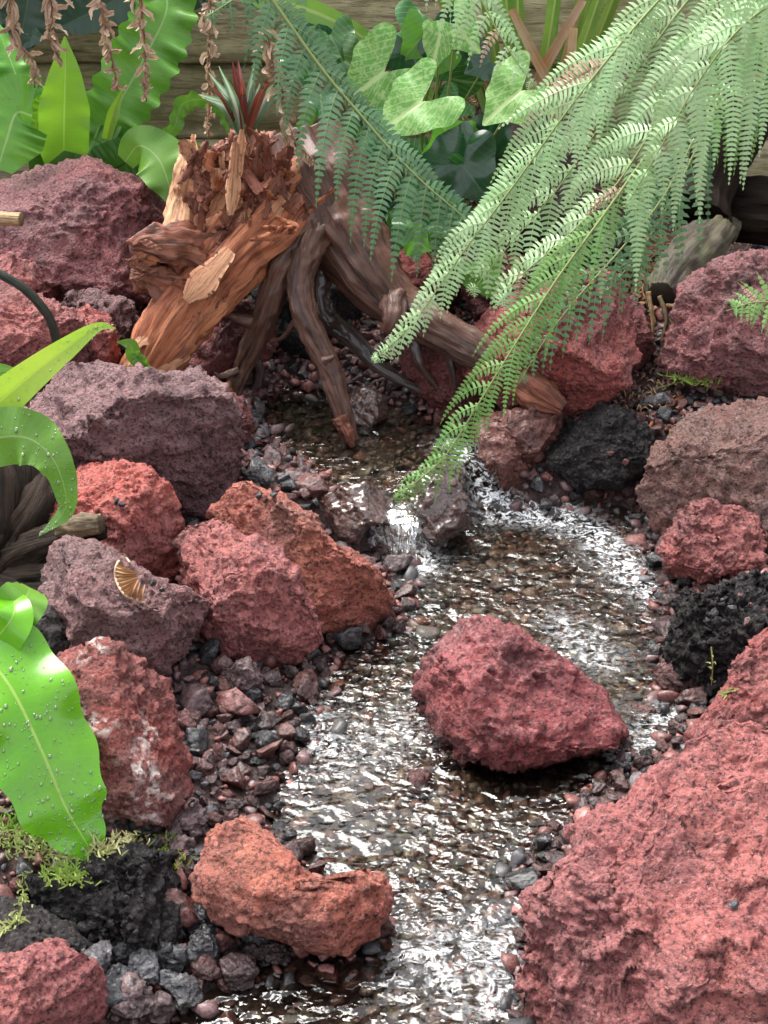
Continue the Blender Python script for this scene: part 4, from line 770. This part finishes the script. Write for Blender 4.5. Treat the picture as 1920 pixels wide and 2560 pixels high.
# arrow-leaf plants --------------------------------------------------
def arrow_leaf(root, mat, att, tip, Y, wide=.5, lobe=.55, cup=.12, seed=0, Yt=None, heart=False):
    A = D(*att, Y); Tp = D(*tip, Yt or Y - .03); L = np.linalg.norm(Tp - A); T = (Tp - A) / L; L *= 1.25; A = A - T * L * .08; V = unit(A - CAM); S = unit(np.cross(T, V)); N = np.cross(S, T); N = N * np.sign(-(N @ V))
    r_ = np.random.default_rng(seed); rl = r_.normal() * .25; S, N = S * math.cos(rl) + N * math.sin(rl), N * math.cos(rl) - S * math.sin(rl)
    hx = np.array([0, .07, .20, .34, .43, .46, .42, .30, .15, .04]) * (1.25 if heart else 1.0) * (wide / .8) * 1.5; hy = np.array([1, .84, .60, .30, 0, -.22, -.44, -.52, -.36, -.10]); hy = np.where(hy < 0, hy * (.8 if heart else 1.1) * lobe / .8, hy)
    a0 = np.arctan2(hx, hy); r0 = np.hypot(hx, hy); a0 = np.r_[a0, math.pi]; r0 = np.r_[r0, .05]
    na, nr = 110, 9; an = np.linspace(-math.pi, math.pi, na, endpoint=False); rb = np.interp(np.abs(an), a0, r0) * (1 + .03 * np.sin(an * 7 + seed)); rb = (np.roll(rb, 1) + rb * 2 + np.roll(rb, -1)) / 4
    Q = np.linspace(0, 1, nr) ** .9; rad = Q[:, None] * rb[None]; x_ = rad * np.sin(an)[None]; y_ = rad * np.cos(an)[None]
    h = cup * np.abs(x_) - .30 * np.clip(y_, 0, 2) ** 2 * .5 + .05 * np.sin(y_ * 9 + seed) * np.abs(x_) * 2 - .12 * x_ ** 2
    V_ = A + S * (x_ * L)[..., None] + T * (y_ * L)[..., None] + N * (h * L)[..., None]
    i = np.arange(na * nr).reshape(nr, na); j = np.roll(i, -1, 1); f_ = np.stack([i[:-1], j[:-1], j[1:], i[1:]], -1).reshape(-1, 4)
    uv = np.stack([.5 + x_ * .8, .5 + y_ * .5], -1).reshape(-1, 2)
    lf = part('leaf', V_.reshape(-1, 3), f_, M[mat], root, uv=uv)
    b_ = np.array(root.location); mid = (A + b_) / 2 + np.array((0, .03, .05)); v2, f2, a2 = tube([b_, mid, A - N * .004], [.0042, .0034, .0028], nu=7, nv=24, groove=.02, lump=.02, world=True)
    part('stalk', v2, f2, M['rachis'], root, lf, attr=a2)
ap = thing('arrowhead_plant', 'arrowhead plant with mottled pale green leaves in front of the timber wall', 'plant', at_ground(930, 420, 3.95))
for k, a in enumerate([('arrow_pale', (818, 165), (752, 218), 3.75, .95, 1.15), ('arrow_pale', (898, 229), (820, 284), 3.68, .8, 1.0), ('arrow_pale', (1115, 205), (1050, 256), 3.62, .95, 1.0), ('arrow_pale', (948, 85), (935, 148), 3.78, .6, .6), ('arrow_pale', (990, 60), (1030, 110), 3.85, .8, .8)]):
    arrow_leaf(ap, a[0], a[1], a[2], a[3], a[4], a[5], seed=200 + k)
ap = thing('arrowhead_plant', 'arrowhead plant with dark glossy leaves above the red rock', 'plant', at_ground(980, 500, 3.9))
for k, a in enumerate([('arrow_dark', (890, 105), (905, 185), 3.95, .8, .8), ('arrow_lime', (985, 330), (955, 262), 3.78, .9, .9), ('arrow_dark', (985, 352), (900, 362), 3.7, .7, .7), ('arrow_dark', (1005, 365), (1050, 425), 3.66, .9, .9), ('arrow_dark', (1040, 335), (1070, 248), 3.8, .8, .7),
                       ('arrow_green', (955, 395), (985, 455), 3.7, .8, .8), ('arrow_green', (900, 480), (845, 500), 3.62, .9, .9), ('arrow_green', (940, 470), (1000, 500), 3.6, .8, .8), ('arrow_green', (905, 505), (895, 555), 3.55, .9, .9), ('arrow_green', (980, 500), (960, 545), 3.56, .8, .9),
                       ('arrow_dark', (705, 100), (690, 60), 4.1, .8, .8), ('arrow_green', (660, 75), (695, 50), 4.2, .8, .8), ('arrow_dark', (720, 130), (735, 165), 4.1, .8, .8), ('arrow_lime', (900, 520), (925, 540), 3.5, .8, .8), ('arrow_green', (870, 520), (850, 470), 3.68, .8, .8), ('arrow_dark', (800, 110), (690, 100), 4.2, .35, .3), ('arrow_lime', (1040, 590), (1065, 640), 3.5, .7, .6), ('arrow_lime', (1030, 570), (1050, 600), 3.52, .8, .6)]):
    arrow_leaf(ap, a[0], a[1], a[2], a[3], a[4], a[5], seed=220 + k, heart=True)
ap = thing('understory_plant', 'dense heart-leaved undergrowth filling the gap between stump and strap leaves', 'plant', at_ground(850, 430, 4.15))
r_ = np.random.default_rng(88)
for k in range(34):
    px = r_.uniform(620, 1090); py = r_.uniform(60, 470)
    if px < 760 and py > 300: continue
    an_ = r_.uniform(-.4, 3.5); L_ = r_.uniform(32, 62); arrow_leaf(ap, ['arrow_green', 'arrow_lime', 'arrow_green', 'arrow_dark'][r_.integers(4)], (px, py), (px + L_ * math.cos(an_), py + L_ * abs(math.sin(an_)) + 8), 4.0 + r_.uniform(-.06, .14), .75, .8, seed=700 + k, heart=True)
# strap leaves
sp_ = thing('strap_leaf_plant', 'clump of upright green strap leaves with dry orange blades behind the fern', 'plant', at_ground(1130, 330, 4.2))
r_ = np.random.default_rng(5)
for k in range(22):
    bx = 1130 + r_.normal() * 45; tx = bx + (bx - 1130) * 2.0 + r_.normal() * 25; dry = k % 4 == 3; Yk = 4.15 + r_.normal() * .05
    leaf('leaf', sp_, 'strap_dry' if dry else 'strap', [(bx, 300, Yk), ((bx + tx) / 2, 140, Yk), (tx, -40, Yk - .02), (tx + (tx - bx) * .5, -200, Yk - .05)], [9, 13, 13, 9] if not dry else [6, 8, 6, 4], seed=300 + k, fold=.5, m=7, n=30, roll=r_.normal() * .5)
leaf('leaf', sp_, 'strap', [(1000, 300, 4.2), (900, 180, 4.2), (800, 92, 4.2), (700, 35, 4.18), (600, 2, 4.15), (520, -20, 4.1)], [12, 14, 16, 22, 26, 20], seed=330, fold=.35, m=9)
for k, c_ in enumerate([[(1215, 230, 4.0), (1160, 130, 4.0), (1105, 20, 4.0)], [(1130, 230, 4.02), (1190, 120, 4.02), (1260, 0, 4.02)], [(1190, 280, 3.98), (1225, 180, 3.98), (1240, 60, 3.98)]]):
    leaf('leaf', sp_, 'strap_dry', c_, [9, 11, 8], seed=340 + k, fold=.4, m=7, n=30)
# bromeliad
br = thing('bromeliad', 'small bromeliad with red and green blades on top of the stump', 'bromeliad', D(528, 292, 3.6))
r_ = np.random.default_rng(15)
for k in range(20):
    a = r_.uniform(-1.25, 1.25); L = r_.uniform(75, 140); rd = abs(a) < .8 and k % 2 == 0; x0 = 530 + a * 6
    leaf('blade', br, 'brom_red' if rd else 'brom_green', [(x0, 295, 3.6), (x0 + L * math.sin(a) * .45, 290 - L * .6, 3.59 + r_.normal() * .015), (x0 + L * math.sin(a) * 1.0, 290 - L * (.55 + .6 * math.cos(a)), 3.57 + r_.normal() * .03)], [7, 10, 1], seed=400 + k, fold=.5, m=7, n=24)

# fern root mass, litter ----------------------------------------------
fm = thing('fern_root_mass', 'shaggy mound of yellow-brown fern roots behind the pale fronds', 'root mass', at_ground(1200, 560, 3.9))
PTS = [(985, 230), (1040, 140), (1150, 150), (1230, 230), (1270, 380), (1390, 440), (1410, 560), (1370, 650), (1250, 640), (1160, 575), (1090, 540), (1010, 420)]
tmp = boulder('x', PTS, 'soil', Yc=4.02, thick=.5, sub=5, pit=1.5, name='core', cat='x')
for k_ in ('label', 'category'): del tmp[k_]
tmp.parent = fm; tmp.location = Vector(tmp.location) - fm.location
cv = np.array([q.co[:] for q in tmp.data.vertices]) + np.array(tmp.location) + np.array(fm.location); nr_ = np.array([q.normal[:] for q in tmp.data.vertices])
frontv = np.nonzero((nr_ * (CAM - cv)).sum(1) > 0)[0]; r_ = np.random.default_rng(31)
def curls(n, pick, lenr, radr, hang, sd):
    r_ = np.random.default_rng(sd); vs = []; fs = []; n0 = 0
    for k in range(n):
        c0, nn = pick(r_); d_ = unit(np.cross(nn, r_.normal(size=3)) + nn * .25); pts = [c0]; L = r_.uniform(*lenr); cur = r_.normal(size=3)
        for j in range(8): d_ = unit(d_ + (cur + r_.normal(size=3) * .6) * .35 + nn * .04 + np.array((0, 0, -hang))); pts.append(pts[-1] + d_ * L / 8)
        C = np.array(pts); T, N_, B_ = frames(C); rd = r_.uniform(*radr)
        a = np.arange(4) * math.pi / 2; V = C[:, None] + (N_[:, None] * np.cos(a)[None, :, None] + B_[:, None] * np.sin(a)[None, :, None]) * (rd * np.linspace(1, .5, 9))[:, None, None]
        i = np.arange(36).reshape(9, 4); jj = np.roll(i, -1, 1); fs.append(np.stack([i[:-1], jj[:-1], jj[1:], i[1:]], -1).reshape(-1, 4) + n0); vs.append(V.reshape(-1, 3)); n0 += 36
    return np.concatenate(vs), np.concatenate(fs)
v_, f_ = curls(2600, lambda q: ((lambda i: (cv[i], nr_[i]))(frontv[q.integers(len(frontv))])), (.04, .13), (.0012, .0028), .10, 33)
tag(part('curly_roots', v_, f_, M['fibre'], fm), kind='stuff')
# bare roots reaching down between the boulders
for k, c_ in enumerate([[(1425, 640, 3.5), (1440, 690, 3.46), (1432, 740, 3.44), (1455, 790, 3.42)], [(1440, 660, 3.5), (1490, 665, 3.46), (1535, 690, 3.42)], [(1430, 670, 3.5), (1465, 720, 3.45), (1470, 770, 3.44)], [(1400, 630, 3.5), (1410, 690, 3.47), (1408, 740, 3.45)],
                        [(1330, 560, 3.6), (1390, 600, 3.55), (1400, 660, 3.52)], [(1115, 560, 3.6), (1118, 610, 3.58), (1112, 660, 3.56)], [(1075, 590, 3.6), (1085, 630, 3.58), (1090, 670, 3.57)]]):
    tpart('root', fm, 'cut_wood' if k % 2 else 'drift_tan', c_, [.006, .0055, .003], nu=8, nv=40, groove=.05, lump=.35, seed=60 + k)
def litter(name, n, pxr, pyr, mat, sd, size=(.02, .06), lift=.006, Yo=None):
    r_ = np.random.default_rng(sd); vs = []; fs = []; uvs = []; n0 = 0
    for k in range(n):
        g = G(r_.normal(pxr[0], pxr[1]), r_.normal(pyr[0], pyr[1])); L = r_.uniform(*size); a = r_.uniform(0, 6.28); d_ = np.array((math.cos(a), math.sin(a), r_.normal() * .4)); g = g + np.array((0, 0, lift + abs(r_.normal()) * .012))
        pts = [g, g + d_ * L * .5 + np.array((0, 0, r_.uniform(0, .014))), g + d_ * L]
        v1, f1, u1 = sheet(pts, [.002, .005 * L / .04, .0008], n=8, m=3, fold=.6, seed=k, world=True, face=(r_.normal() * .5, -.3, 1)); vs.append(v1); fs.append(f1 + n0); uvs.append(u1); n0 += len(v1)
    return tag(obj(name, mesh(name, np.concatenate(vs), np.concatenate(fs), M[mat], uv=np.concatenate(uvs))), kind='stuff')
litter('fallen_leaves', 420, (1370, 50), (585, 45), 'dry_orange', 71)
litter('fallen_leaves', 160, (1560, 90), (520, 40), 'dry_leaf', 72, (.01, .03))
litter('fallen_leaves', 110, (1380, 80), (880, 60), 'dry_orange', 73, (.008, .02))
tw = thing('twig', 'curved orange twig on the dark soil by the grey-brown boulder', 'twig', G(1420, 900)); g0 = [G(1402, 930), G(1420, 900), G(1450, 880), G(1475, 862)]
v_, f_, a_ = tube([q + np.array((0, 0, .008)) for q in g0], [.003, .0055, .006, .003], nu=8, nv=30, world=True, seed=3); part('wood', v_, f_, M['bark_orange'], tw, attr=a_)

# curled dry leaf on the mauve boulder
dl = thing('dry_fern_leaf', 'curled tan dry fern leaf lying on the mauve boulder', 'dry leaf', D(280, 1270, 2.72))
bpy.context.view_layer.update(); dg = bpy.context.evaluated_depsgraph_get()
def onto(px, py, skip=('stream_water', 'waterfall')):
    d_ = Vector(ray(px, py)).normalized(); o0 = Vector(CAM)
    for _ in range(6):
        hit, loc, nr, idx, ob, mx = scene.ray_cast(dg, o0, d_)
        if not hit: return np.array(CAM + np.array(d_) * 3)
        if ob.name.startswith(skip): o0 = loc + d_ * 1e-4; continue
        return np.array(loc)
PLANTS = ('stream_water', 'waterfall', 'leaf', 'pinna', 'frond', 'water_drops', 'stalk', 'leaflet', 'blade', 'branch', 'gravel')
rb = [onto(a, b_, PLANTS) + np.array((0, -.02, .012)) for a, b_ in [(318, 1303), (275, 1285), (255, 1250), (258, 1218), (275, 1206), (285, 1215)]]
v_, f_, a_ = tube(rb, [.002, .0025, .002], nu=7, nv=40, world=True); part('midrib', v_, f_, M['dry_leaf'], dl, attr=a_)
C = spline(np.array(rb), 60); T = unit(np.gradient(C, axis=0))
for k in range(15):
    i = 3 + k * 3; s_ = np.cross(T[i], unit(CAM - C[i])); s_ = s_ if s_[0] > 0 else -s_; L = .042 * (1 - .5 * abs(k / 17 - .45)); d_ = unit(s_ + T[i] * .1 + np.array((0, 0, -.15)))
    v1, f1, u1 = sheet([C[i], C[i] + d_ * L * .5 + np.array((0, -.008, .004)), C[i] + d_ * L], [.0025, .0042, .0008], n=10, m=5, fold=.9, seed=k, world=True); part('leaflet', v1, f1, M['dry_orange'], dl, uv=u1)

# moss sprigs, seedlings -----------------------------------------------
def sprig(label, pxs, mat, n=60, ln=.012, seed=0, name='moss_sprig', cat='moss', spread=.012, lift=.006):
    r_ = np.random.default_rng(seed); P = np.array([onto(a, b_, PLANTS) + np.array((0, -.004, lift)) for a, b_ in pxs]); root = thing(name, label, cat, P[0])
    v_, f_, a_ = tube(P, [.0015, .0015, .001], nu=6, nv=30, world=True); part('stem', v_, f_, M[mat], root, attr=a_, uv=np.full((len(v_), 2), .3))
    C = spline(P, 100); vs = []; fs = []; us = []; n0 = 0
    for k in range(n):
        c0 = C[r_.integers(100)] + r_.normal(size=3) * spread * np.array((1, .8, .3)); d_ = unit(r_.normal(size=3) + np.array((0, -.2, .9))); L = ln * r_.uniform(.6, 1.4)
        v1, f1, u1 = sheet([c0, c0 + d_ * L * .55, c0 + d_ * L + r_.normal(size=3) * .003], [.0012, .0018, .0004], n=5, m=3, fold=.4, seed=k, world=True); vs.append(v1); fs.append(f1 + n0); us.append(u1); n0 += len(v1)
    part('foliage', np.concatenate(vs), np.concatenate(fs), M[mat], root, uv=np.concatenate(us))
sprig('bright green moss tuft beside the grey-brown weathered boulder', [(1450, 812), (1480, 822), (1520, 828), (1548, 820)], 'moss', 150, seed=1)
sprig('pale straggling moss stem on the soil by the bright green tuft', [(1380, 862), (1420, 842), (1490, 828), (1560, 850)], 'moss_pale', 60, .009, seed=2, spread=.006)
sprig('bright green moss tuft on top of the black craggy boulder', [(215, 1840), (250, 1826), (300, 1818), (345, 1826)], 'moss_pale', 190, .014, seed=3)
sprig('vivid green moss star on the side of the black craggy boulder', [(110, 1890), (150, 1898), (185, 1892)], 'moss', 150, .013, seed=4)
sprig('vivid green moss sprig at the top edge of the black craggy boulder', [(300, 1812), (330, 1815), (350, 1825), (380, 1880)], 'moss', 150, .014, seed=5)
sprig('olive moss mat under the tip of the huge wet leaf', [(0, 1800), (60, 1830), (120, 1850), (180, 1860)], 'moss_pale', 320, .013, seed=6, spread=.02)
sprig('olive moss patch hidden under the huge wet leaf', [(0, 1780), (40, 1790), (90, 1810), (140, 1840)], 'moss', 260, .013, seed=7, spread=.02)
sprig('pale moss strand trailing down the smooth dark grey rock', [(60, 1880), (52, 1930), (45, 1980), (0, 2020)], 'moss_pale', 110, .011, seed=8, spread=.005)
sprig('thin pale rootlet trailing down the black lava mound', [(1535, 1400), (1538, 1440), (1535, 1490)], 'moss_pale', 8, .006, seed=9, name='rootlet', cat='rootlet', spread=.002)
sprig('tiny yellow-green sprout by the red craggy boulder', [(1555, 1505), (1568, 1500), (1580, 1496)], 'moss_pale', 14, .014, seed=10, name='sprout', cat='sprout', spread=.006)
se = thing('seedling', 'little green seedling at the foot of the leaning limb', 'seedling', D(310, 800, 3.2))
for k, (c_, hw) in enumerate([([(320, 800, 3.2), (290, 770, 3.2), (282, 745, 3.2), (252, 738, 3.2)], [10, 16, 14, 1]), ([(310, 800, 3.2), (300, 780, 3.19), (285, 765, 3.19)], [8, 18, 2]), ([(300, 800, 3.2), (330, 806, 3.19), (350, 802, 3.18)], [4, 12, 2]), ([(300, 802, 3.2), (275, 800, 3.19), (258, 790, 3.18)], [4, 10, 1])]):
    leaf('leaf', se, 'arrow_lime', c_, hw, seed=500 + k, ripple=.2, freq=3, fold=.2)
# ------------------------------------------------------------------ larger loose stones
def ell(cx, cy, rx, ry, a=0, n=9, seed=0):
    r_ = np.random.default_rng(seed + int(cx * 7 + cy)); a = R(a); out = []
    for k in range(n):
        th = 2 * math.pi * (k + r_.uniform(-.3, .3)) / n; q = r_.uniform(.85, 1.1)
        u, v_ = rx * q * math.cos(th), ry * q * math.sin(th); out.append((cx + u * math.cos(a) - v_ * math.sin(a), cy + u * math.sin(a) + v_ * math.cos(a)))
    return out
HERO = [(206, 2081, 26, 46, 25, 'g_slate', 'pale grey long stone leaning beside the smooth dark grey rock'), (258, 2058, 30, 28, 0, 'g_dark', 'dark stone between the pale long stone and the slate block'),
        (274, 2036, 18, 15, 0, 'g_red', 'small rust-red stone on top of the dark gravel'), (313, 2091, 24, 40, -8, 'g_slate', 'upright slate-grey block among the dark gravel'),
        (358, 2070, 36, 32, 20, 'g_dark', 'black angular stone beside the upright slate block'), (400, 2068, 22, 20, 0, 'g_pink', 'pinkish red stone among black gravel stones'),
        (437, 2050, 26, 44, 10, 'g_dark', 'tall black rough stone beside the red saddle boulder'), (254, 2134, 46, 37, 0, 'g_dark', 'round charcoal stone in front of the slate block'),
        (388, 2137, 50, 27, 28, 'g_slate', 'flat grey slab tilting down to the water'), (292, 2168, 38, 32, 0, 'g_purple', 'purple wet stone below the round charcoal one'),
        (347, 2178, 27, 28, 0, 'g_purple', 'mauve wet stone standing in the water'), (454, 2092, 28, 25, 0, 'g_red', 'brown-red rounded stone with water round its foot'),
        (516, 2102, 32, 34, 0, 'g_purple', 'grey-mauve dome stone with water round its foot'), (471, 2036, 33, 22, 25, 'g_pink', 'pink wedge stone below the saddle boulder'),
        (557, 2028, 40, 17, -4, 'g_slate', 'blue-grey flat stone touching the saddle boulder'), (596, 2060, 47, 17, -6, 'g_purple', 'long mauve stone lying in the shallows by the saddle boulder'),
        (819, 2008, 32, 18, 0, 'g_pink', 'pink wet stone at the nose of the saddle boulder'), (907, 1693, 28, 24, 0, 'g_pink', 'pale pink stone standing out of the rippling water'),
        (790, 1754, 18, 17, 0, 'g_pink', 'small rose stone in the middle of the ripples'), (969, 1645, 25, 18, 0, 'g_red', 'rust stone just below the lone crimson boulder'),
        (299, 1776, 46, 26, 6, 'g_dark', 'black crumbly stone below the lichen-crusted block'), (406, 1768, 36, 33, 0, 'g_purple', 'round purple pitted stone beside the lichen-crusted block'),
        (375, 1802, 22, 20, 0, 'g_purple', 'small purple stone below the round pitted one'), (430, 1866, 36, 24, 0, 'g_dark', 'black stone behind the red saddle boulder'),
        (447, 1978, 40, 28, 0, 'g_dark', 'glossy black stone under the saddle boulder'), (392, 1834, 28, 22, 0, 'g_purple', 'mauve stone beside the moss'),
        (255, 1790, 26, 22, 0, 'g_dark', 'black crumb stone beside the big wet leaf'), (1350, 1610, 20, 20, 0, 'g_red', 'brown stone in the shallows at the tail of the crimson boulder'),
        (1140, 1665, 24, 16, 0, 'g_red', 'brown stone under the clear water by the crimson boulder'), (525, 1460, 45, 28, -10, 'g_purple', 'mauve stone below the rose-red wedge boulder'),
        (1385, 1545, 30, 20, 0, 'g_pink', 'pinkish stone in the ripples beside the black lava mound'), (560, 1030, 28, 18, 10, 'g_slate', 'grey stone on the gravel beside the upper pool')]
for cx, cy, rx, ry, a, mt, lb in HERO:
    B(lb, ell(cx, cy - ry * .1, rx * 1.15, ry * 1.15, a), mt, base=(cx, cy + ry * .95), sub=4 if max(rx, ry) < 34 else 5, facets=7, pit=.55, name='stone', cat='stone', thick=.9, lump=1.2, boxy=.72, deep=.12)

# ------------------------------------------------------------------ gravel
KINDS = ['g_red', 'g_purple', 'g_dark', 'g_pink', 'g_slate']; KP = [.36, .30, .20, .08, .06]
def stone_shape(k, sub):
    r_ = np.random.default_rng(500 + k); V, Fc = ICO[sub]; L = V * np.array((1, r_.uniform(.75, 1), r_.uniform(.7, .95)))
    for j in range(13):
        n = r_.normal(size=3); n /= np.linalg.norm(n); pr = L @ n; s_ = np.maximum(pr - np.quantile(pr, r_.uniform(.72, .92)), 0); L = L - n * (s_ * .95)[:, None]
    q = L + 10 * k
    L = L * (1.10 + .09 * fbm(q * 2.2, 3) + .10 * (ridged(q * 3.3, 3, .6) - .4) - .07 * ss(.1, .5, pn(q * 7)))[:, None]
    return L, Fc
SHAPES3 = [stone_shape(k, 4) for k in range(8)]
bm = bmesh.new(); bmesh.ops.create_icosphere(bm, subdivisions=2, radius=1); ICO[2] = (np.array([q.co[:] for q in bm.verts]), np.array([[q.index for q in fc.verts] for fc in bm.faces])); bm.free()
SHAPES2 = [stone_shape(k, 2) for k in range(8)]
dg = bpy.context.evaluated_depsgraph_get(); dg.update()
def seen(p, r):
    d = Vector(p) - Vector(CAM); L = d.length; d.normalize(); o0 = Vector(CAM); trav = 0
    for _ in range(4):
        hit, loc, nr, idx, ob, mx = scene.ray_cast(dg, o0, d)
        if not hit: return True
        trav = (loc - Vector(CAM)).length
        if trav > L - r * 1.2: return True
        if ob.name.startswith(('stream_water', 'waterfall')): o0 = loc + d * 1e-4; continue
        return False
    return True
def proj(p):
    d = np.asarray(p) - CAM; zz = d @ FW; return PW / 2 + FPX * (d @ XR) / zz, PH / 2 - FPX * (d @ UP) / zz, zz
cand = []
r_ = np.random.default_rng(21)
N = 72000
xs = r_.uniform(-1.15, 1.35, N); ys = 1.3 + 2.95 * r_.uniform(0, 1, N) ** .95
sv = sdist(xs, ys); zs = ground(xs, ys)
dens = np.where(sv < .25, 1.0, .6)
keep = r_.uniform(0, 1, N) < dens
cells = {}; q_ = 0
for i in np.nonzero(keep)[0]:
    x0, y0, s0 = xs[i], ys[i], sv[i]
    rr = float(np.clip(r_.lognormal(math.log(.0140 if q_ < 12000 else .009), .34), .005, .026)); q_ += 1
    if s0 > .22: rr *= .72
    if s0 < -.03: rr *= .85
    ck = (int(x0 // .045), int(y0 // .045)); ok = True
    for a in (-1, 0, 1):
        for b_ in (-1, 0, 1):
            for (x1, y1, r1) in cells.get((ck[0] + a, ck[1] + b_), ()):
                if math.hypot(x0 - x1, y0 - y1) < (rr + r1) * .78: ok = False
    if not ok: continue
    cells.setdefault(ck, []).append((x0, y0, rr))
    zc = zs[i] + rr * (r_.uniform(.35, .9) if s0 > -.03 else r_.uniform(.1, 1.0) if s0 > -.09 else r_.uniform(-.5, .35))
    px, py, dd = proj((x0, y0, zc))
    if not (-60 < px < PW + 60 and -60 < py < PH + 80): continue
    cand.append((x0, y0, zc, rr, s0, px, py, rr / dd))
vis = []; rest = []
for c_ in cand:
    top = np.array((c_[0], c_[1], c_[2] + c_[3] * .5))
    (vis if (c_[4] > -.035 and 5 < c_[5] < PW - 5 and 5 < c_[6] < PH - 5 and seen(top, c_[3])) else rest).append(c_)
vis.sort(key=lambda c_: -c_[7]); rest += vis[300:]; vis = vis[:300]
NAMES = {'g_red': 'rust-brown', 'g_purple': 'mauve', 'g_dark': 'charcoal', 'g_pink': 'pinkish', 'g_slate': 'slate-grey'}
def zone(px, py):
    if py < 1120 and px < 780: return 'on the gravel beside the upper pool'
    if px > 1000 and py < 1130: return 'at the foot of the black rock'
    if px > 1150: return 'along the bank by the black lava mound'
    if py > 1990: return 'among the dark stones below the saddle boulder'
    if py > 1560: return 'on the gravel bank beside the lichen-crusted block'
    return 'on the gravel bank below the red boulders'
PROTO = {}
for (x0, y0, zc, rr, s0, px, py, q) in vis:
    kd = KINDS[r_.choice(5, p=KP)]; k = int(r_.integers(8))
    if (kd, k) not in PROTO: PROTO[(kd, k)] = mesh('gravel_stone', SHAPES3[k][0] * .016, SHAPES3[k][1], M[kd])
    o = obj('gravel_stone', PROTO[(kd, k)], (x0, y0, zc)); o.scale = (rr * 1.5 / .016,) * 3
    o.rotation_euler = (r_.normal() * .35, r_.normal() * .35, r_.uniform(0, 6.28))
    tag(o, f'{NAMES[kd]} lava gravel stone {zone(px, py)}', 'gravel stone', f'{NAMES[kd]} gravel {zone(px, py)}')
t = NT('gravel_mixed'); v = t.coords(False)
ca = t.n('Attribute', dict(attribute_name='tint')).outputs['Color']
c = t.mix(t.ramp(t.noise(v, 240, 4, .7), [(.38, .7), (.55, 0.)]), ca, (.016, .013, .012))
c = t.mix(t.ramp(t.noise(v, 130, 4, .7), [(.58, 0.), (.75, .4)]), c, (.34, .22, .20))
b = t.n('Bump', Strength=.5, Distance=.004, Height=t.noise(v, 260, 5, .7))
p = t.n('BsdfPrincipled', Base_Color=c, Roughness=.5, Normal=b); p.inputs['Coat Weight'].default_value = .35; p.inputs['Coat Roughness'].default_value = .2
M['gravel'] = t.out(p)
DRY = np.array([(.22, .078, .066), (.19, .105, .106), (.045, .044, .048), (.34, .13, .115), (.14, .135, .14)])
BED = np.array([(.15, .085, .060), (.12, .10, .080), (.22, .10, .08), (.06, .056, .052), (.17, .14, .12), (.26, .20, .18), (.19, .12, .11)])
def scatter(name, lst, dry):
    vs, fs, cs = [], [], []; n0 = 0
    for (x0, y0, zc, rr, s0, px, py, q) in lst:
        L, Fc = SHAPES2[int(r_.integers(8))]
        rot = np.array(Euler((r_.normal() * .4, r_.normal() * .4, r_.uniform(0, 6.28))).to_matrix())
        vs.append((L * rr * 1.45) @ rot.T + (x0, y0, zc)); fs.append(Fc + n0); n0 += len(L)
        col = DRY[r_.choice(5, p=KP)] if dry else BED[r_.integers(len(BED))]
        cs.append(np.repeat([col * r_.uniform(.7, 1.25)], len(L), 0))
    if vs: tag(obj(name, mesh(name, np.concatenate(vs), np.concatenate(fs), M['gravel'], attr=dict(tint=np.concatenate(cs)))), kind='stuff')
scatter('gravel', [c_ for c_ in rest if c_[4] > -.075], True)
scatter('stream_bed_gravel', [c_ for c_ in rest if c_[4] <= -.075], False)
print('gravel', len(vis), len(rest))

# crumbs lying on the boulders
bpy.context.view_layer.update(); dg = bpy.context.evaluated_depsgraph_get()
for px, py, on in [(250, 1085, 'bright red ridged boulder'), (262, 1092, 'bright red ridged boulder'), (560, 1075, 'orange-red knobbly boulder'), (575, 1082, 'orange-red knobbly boulder'), (590, 1072, 'orange-red knobbly boulder'), (330, 1262, 'mauve boulder'), (350, 1278, 'mauve boulder'), (1585, 1960, 'huge pink-red boulder'),
                   (1560, 1300, 'black lava mound'), (1600, 1290, 'black lava mound'), (1580, 1320, 'black lava mound'), (1620, 1310, 'black lava mound'), (1545, 1330, 'black lava mound'), (1640, 1280, 'black lava mound'), (1530, 1345, 'black lava mound'), (1610, 1345, 'black lava mound'), (1650, 1320, 'black lava mound'), (1350, 1000, 'smooth black rock'), (1320, 985, 'smooth black rock')]:
    q = onto(px, py, PLANTS); kd = ['g_dark', 'g_red', 'g_pink'][int(r_.integers(3))] if 'black' in on else 'g_dark'; k = int(r_.integers(8))
    if (kd, k) not in PROTO: PROTO[(kd, k)] = mesh('gravel_stone', SHAPES3[k][0] * .016, SHAPES3[k][1], M[kd])
    s_ = r_.uniform(.006, .012); o = obj('rock_crumb', PROTO[(kd, k)], q + np.array((0, 0, s_ * .4))); o.scale = (s_ / .016,) * 3; o.rotation_euler = tuple(r_.uniform(0, 6, 3))
    tag(o, f'small {NAMES[kd]} rock crumb lying on the {on}', 'rock crumb', f'{NAMES[kd]} crumbs on the {on}')
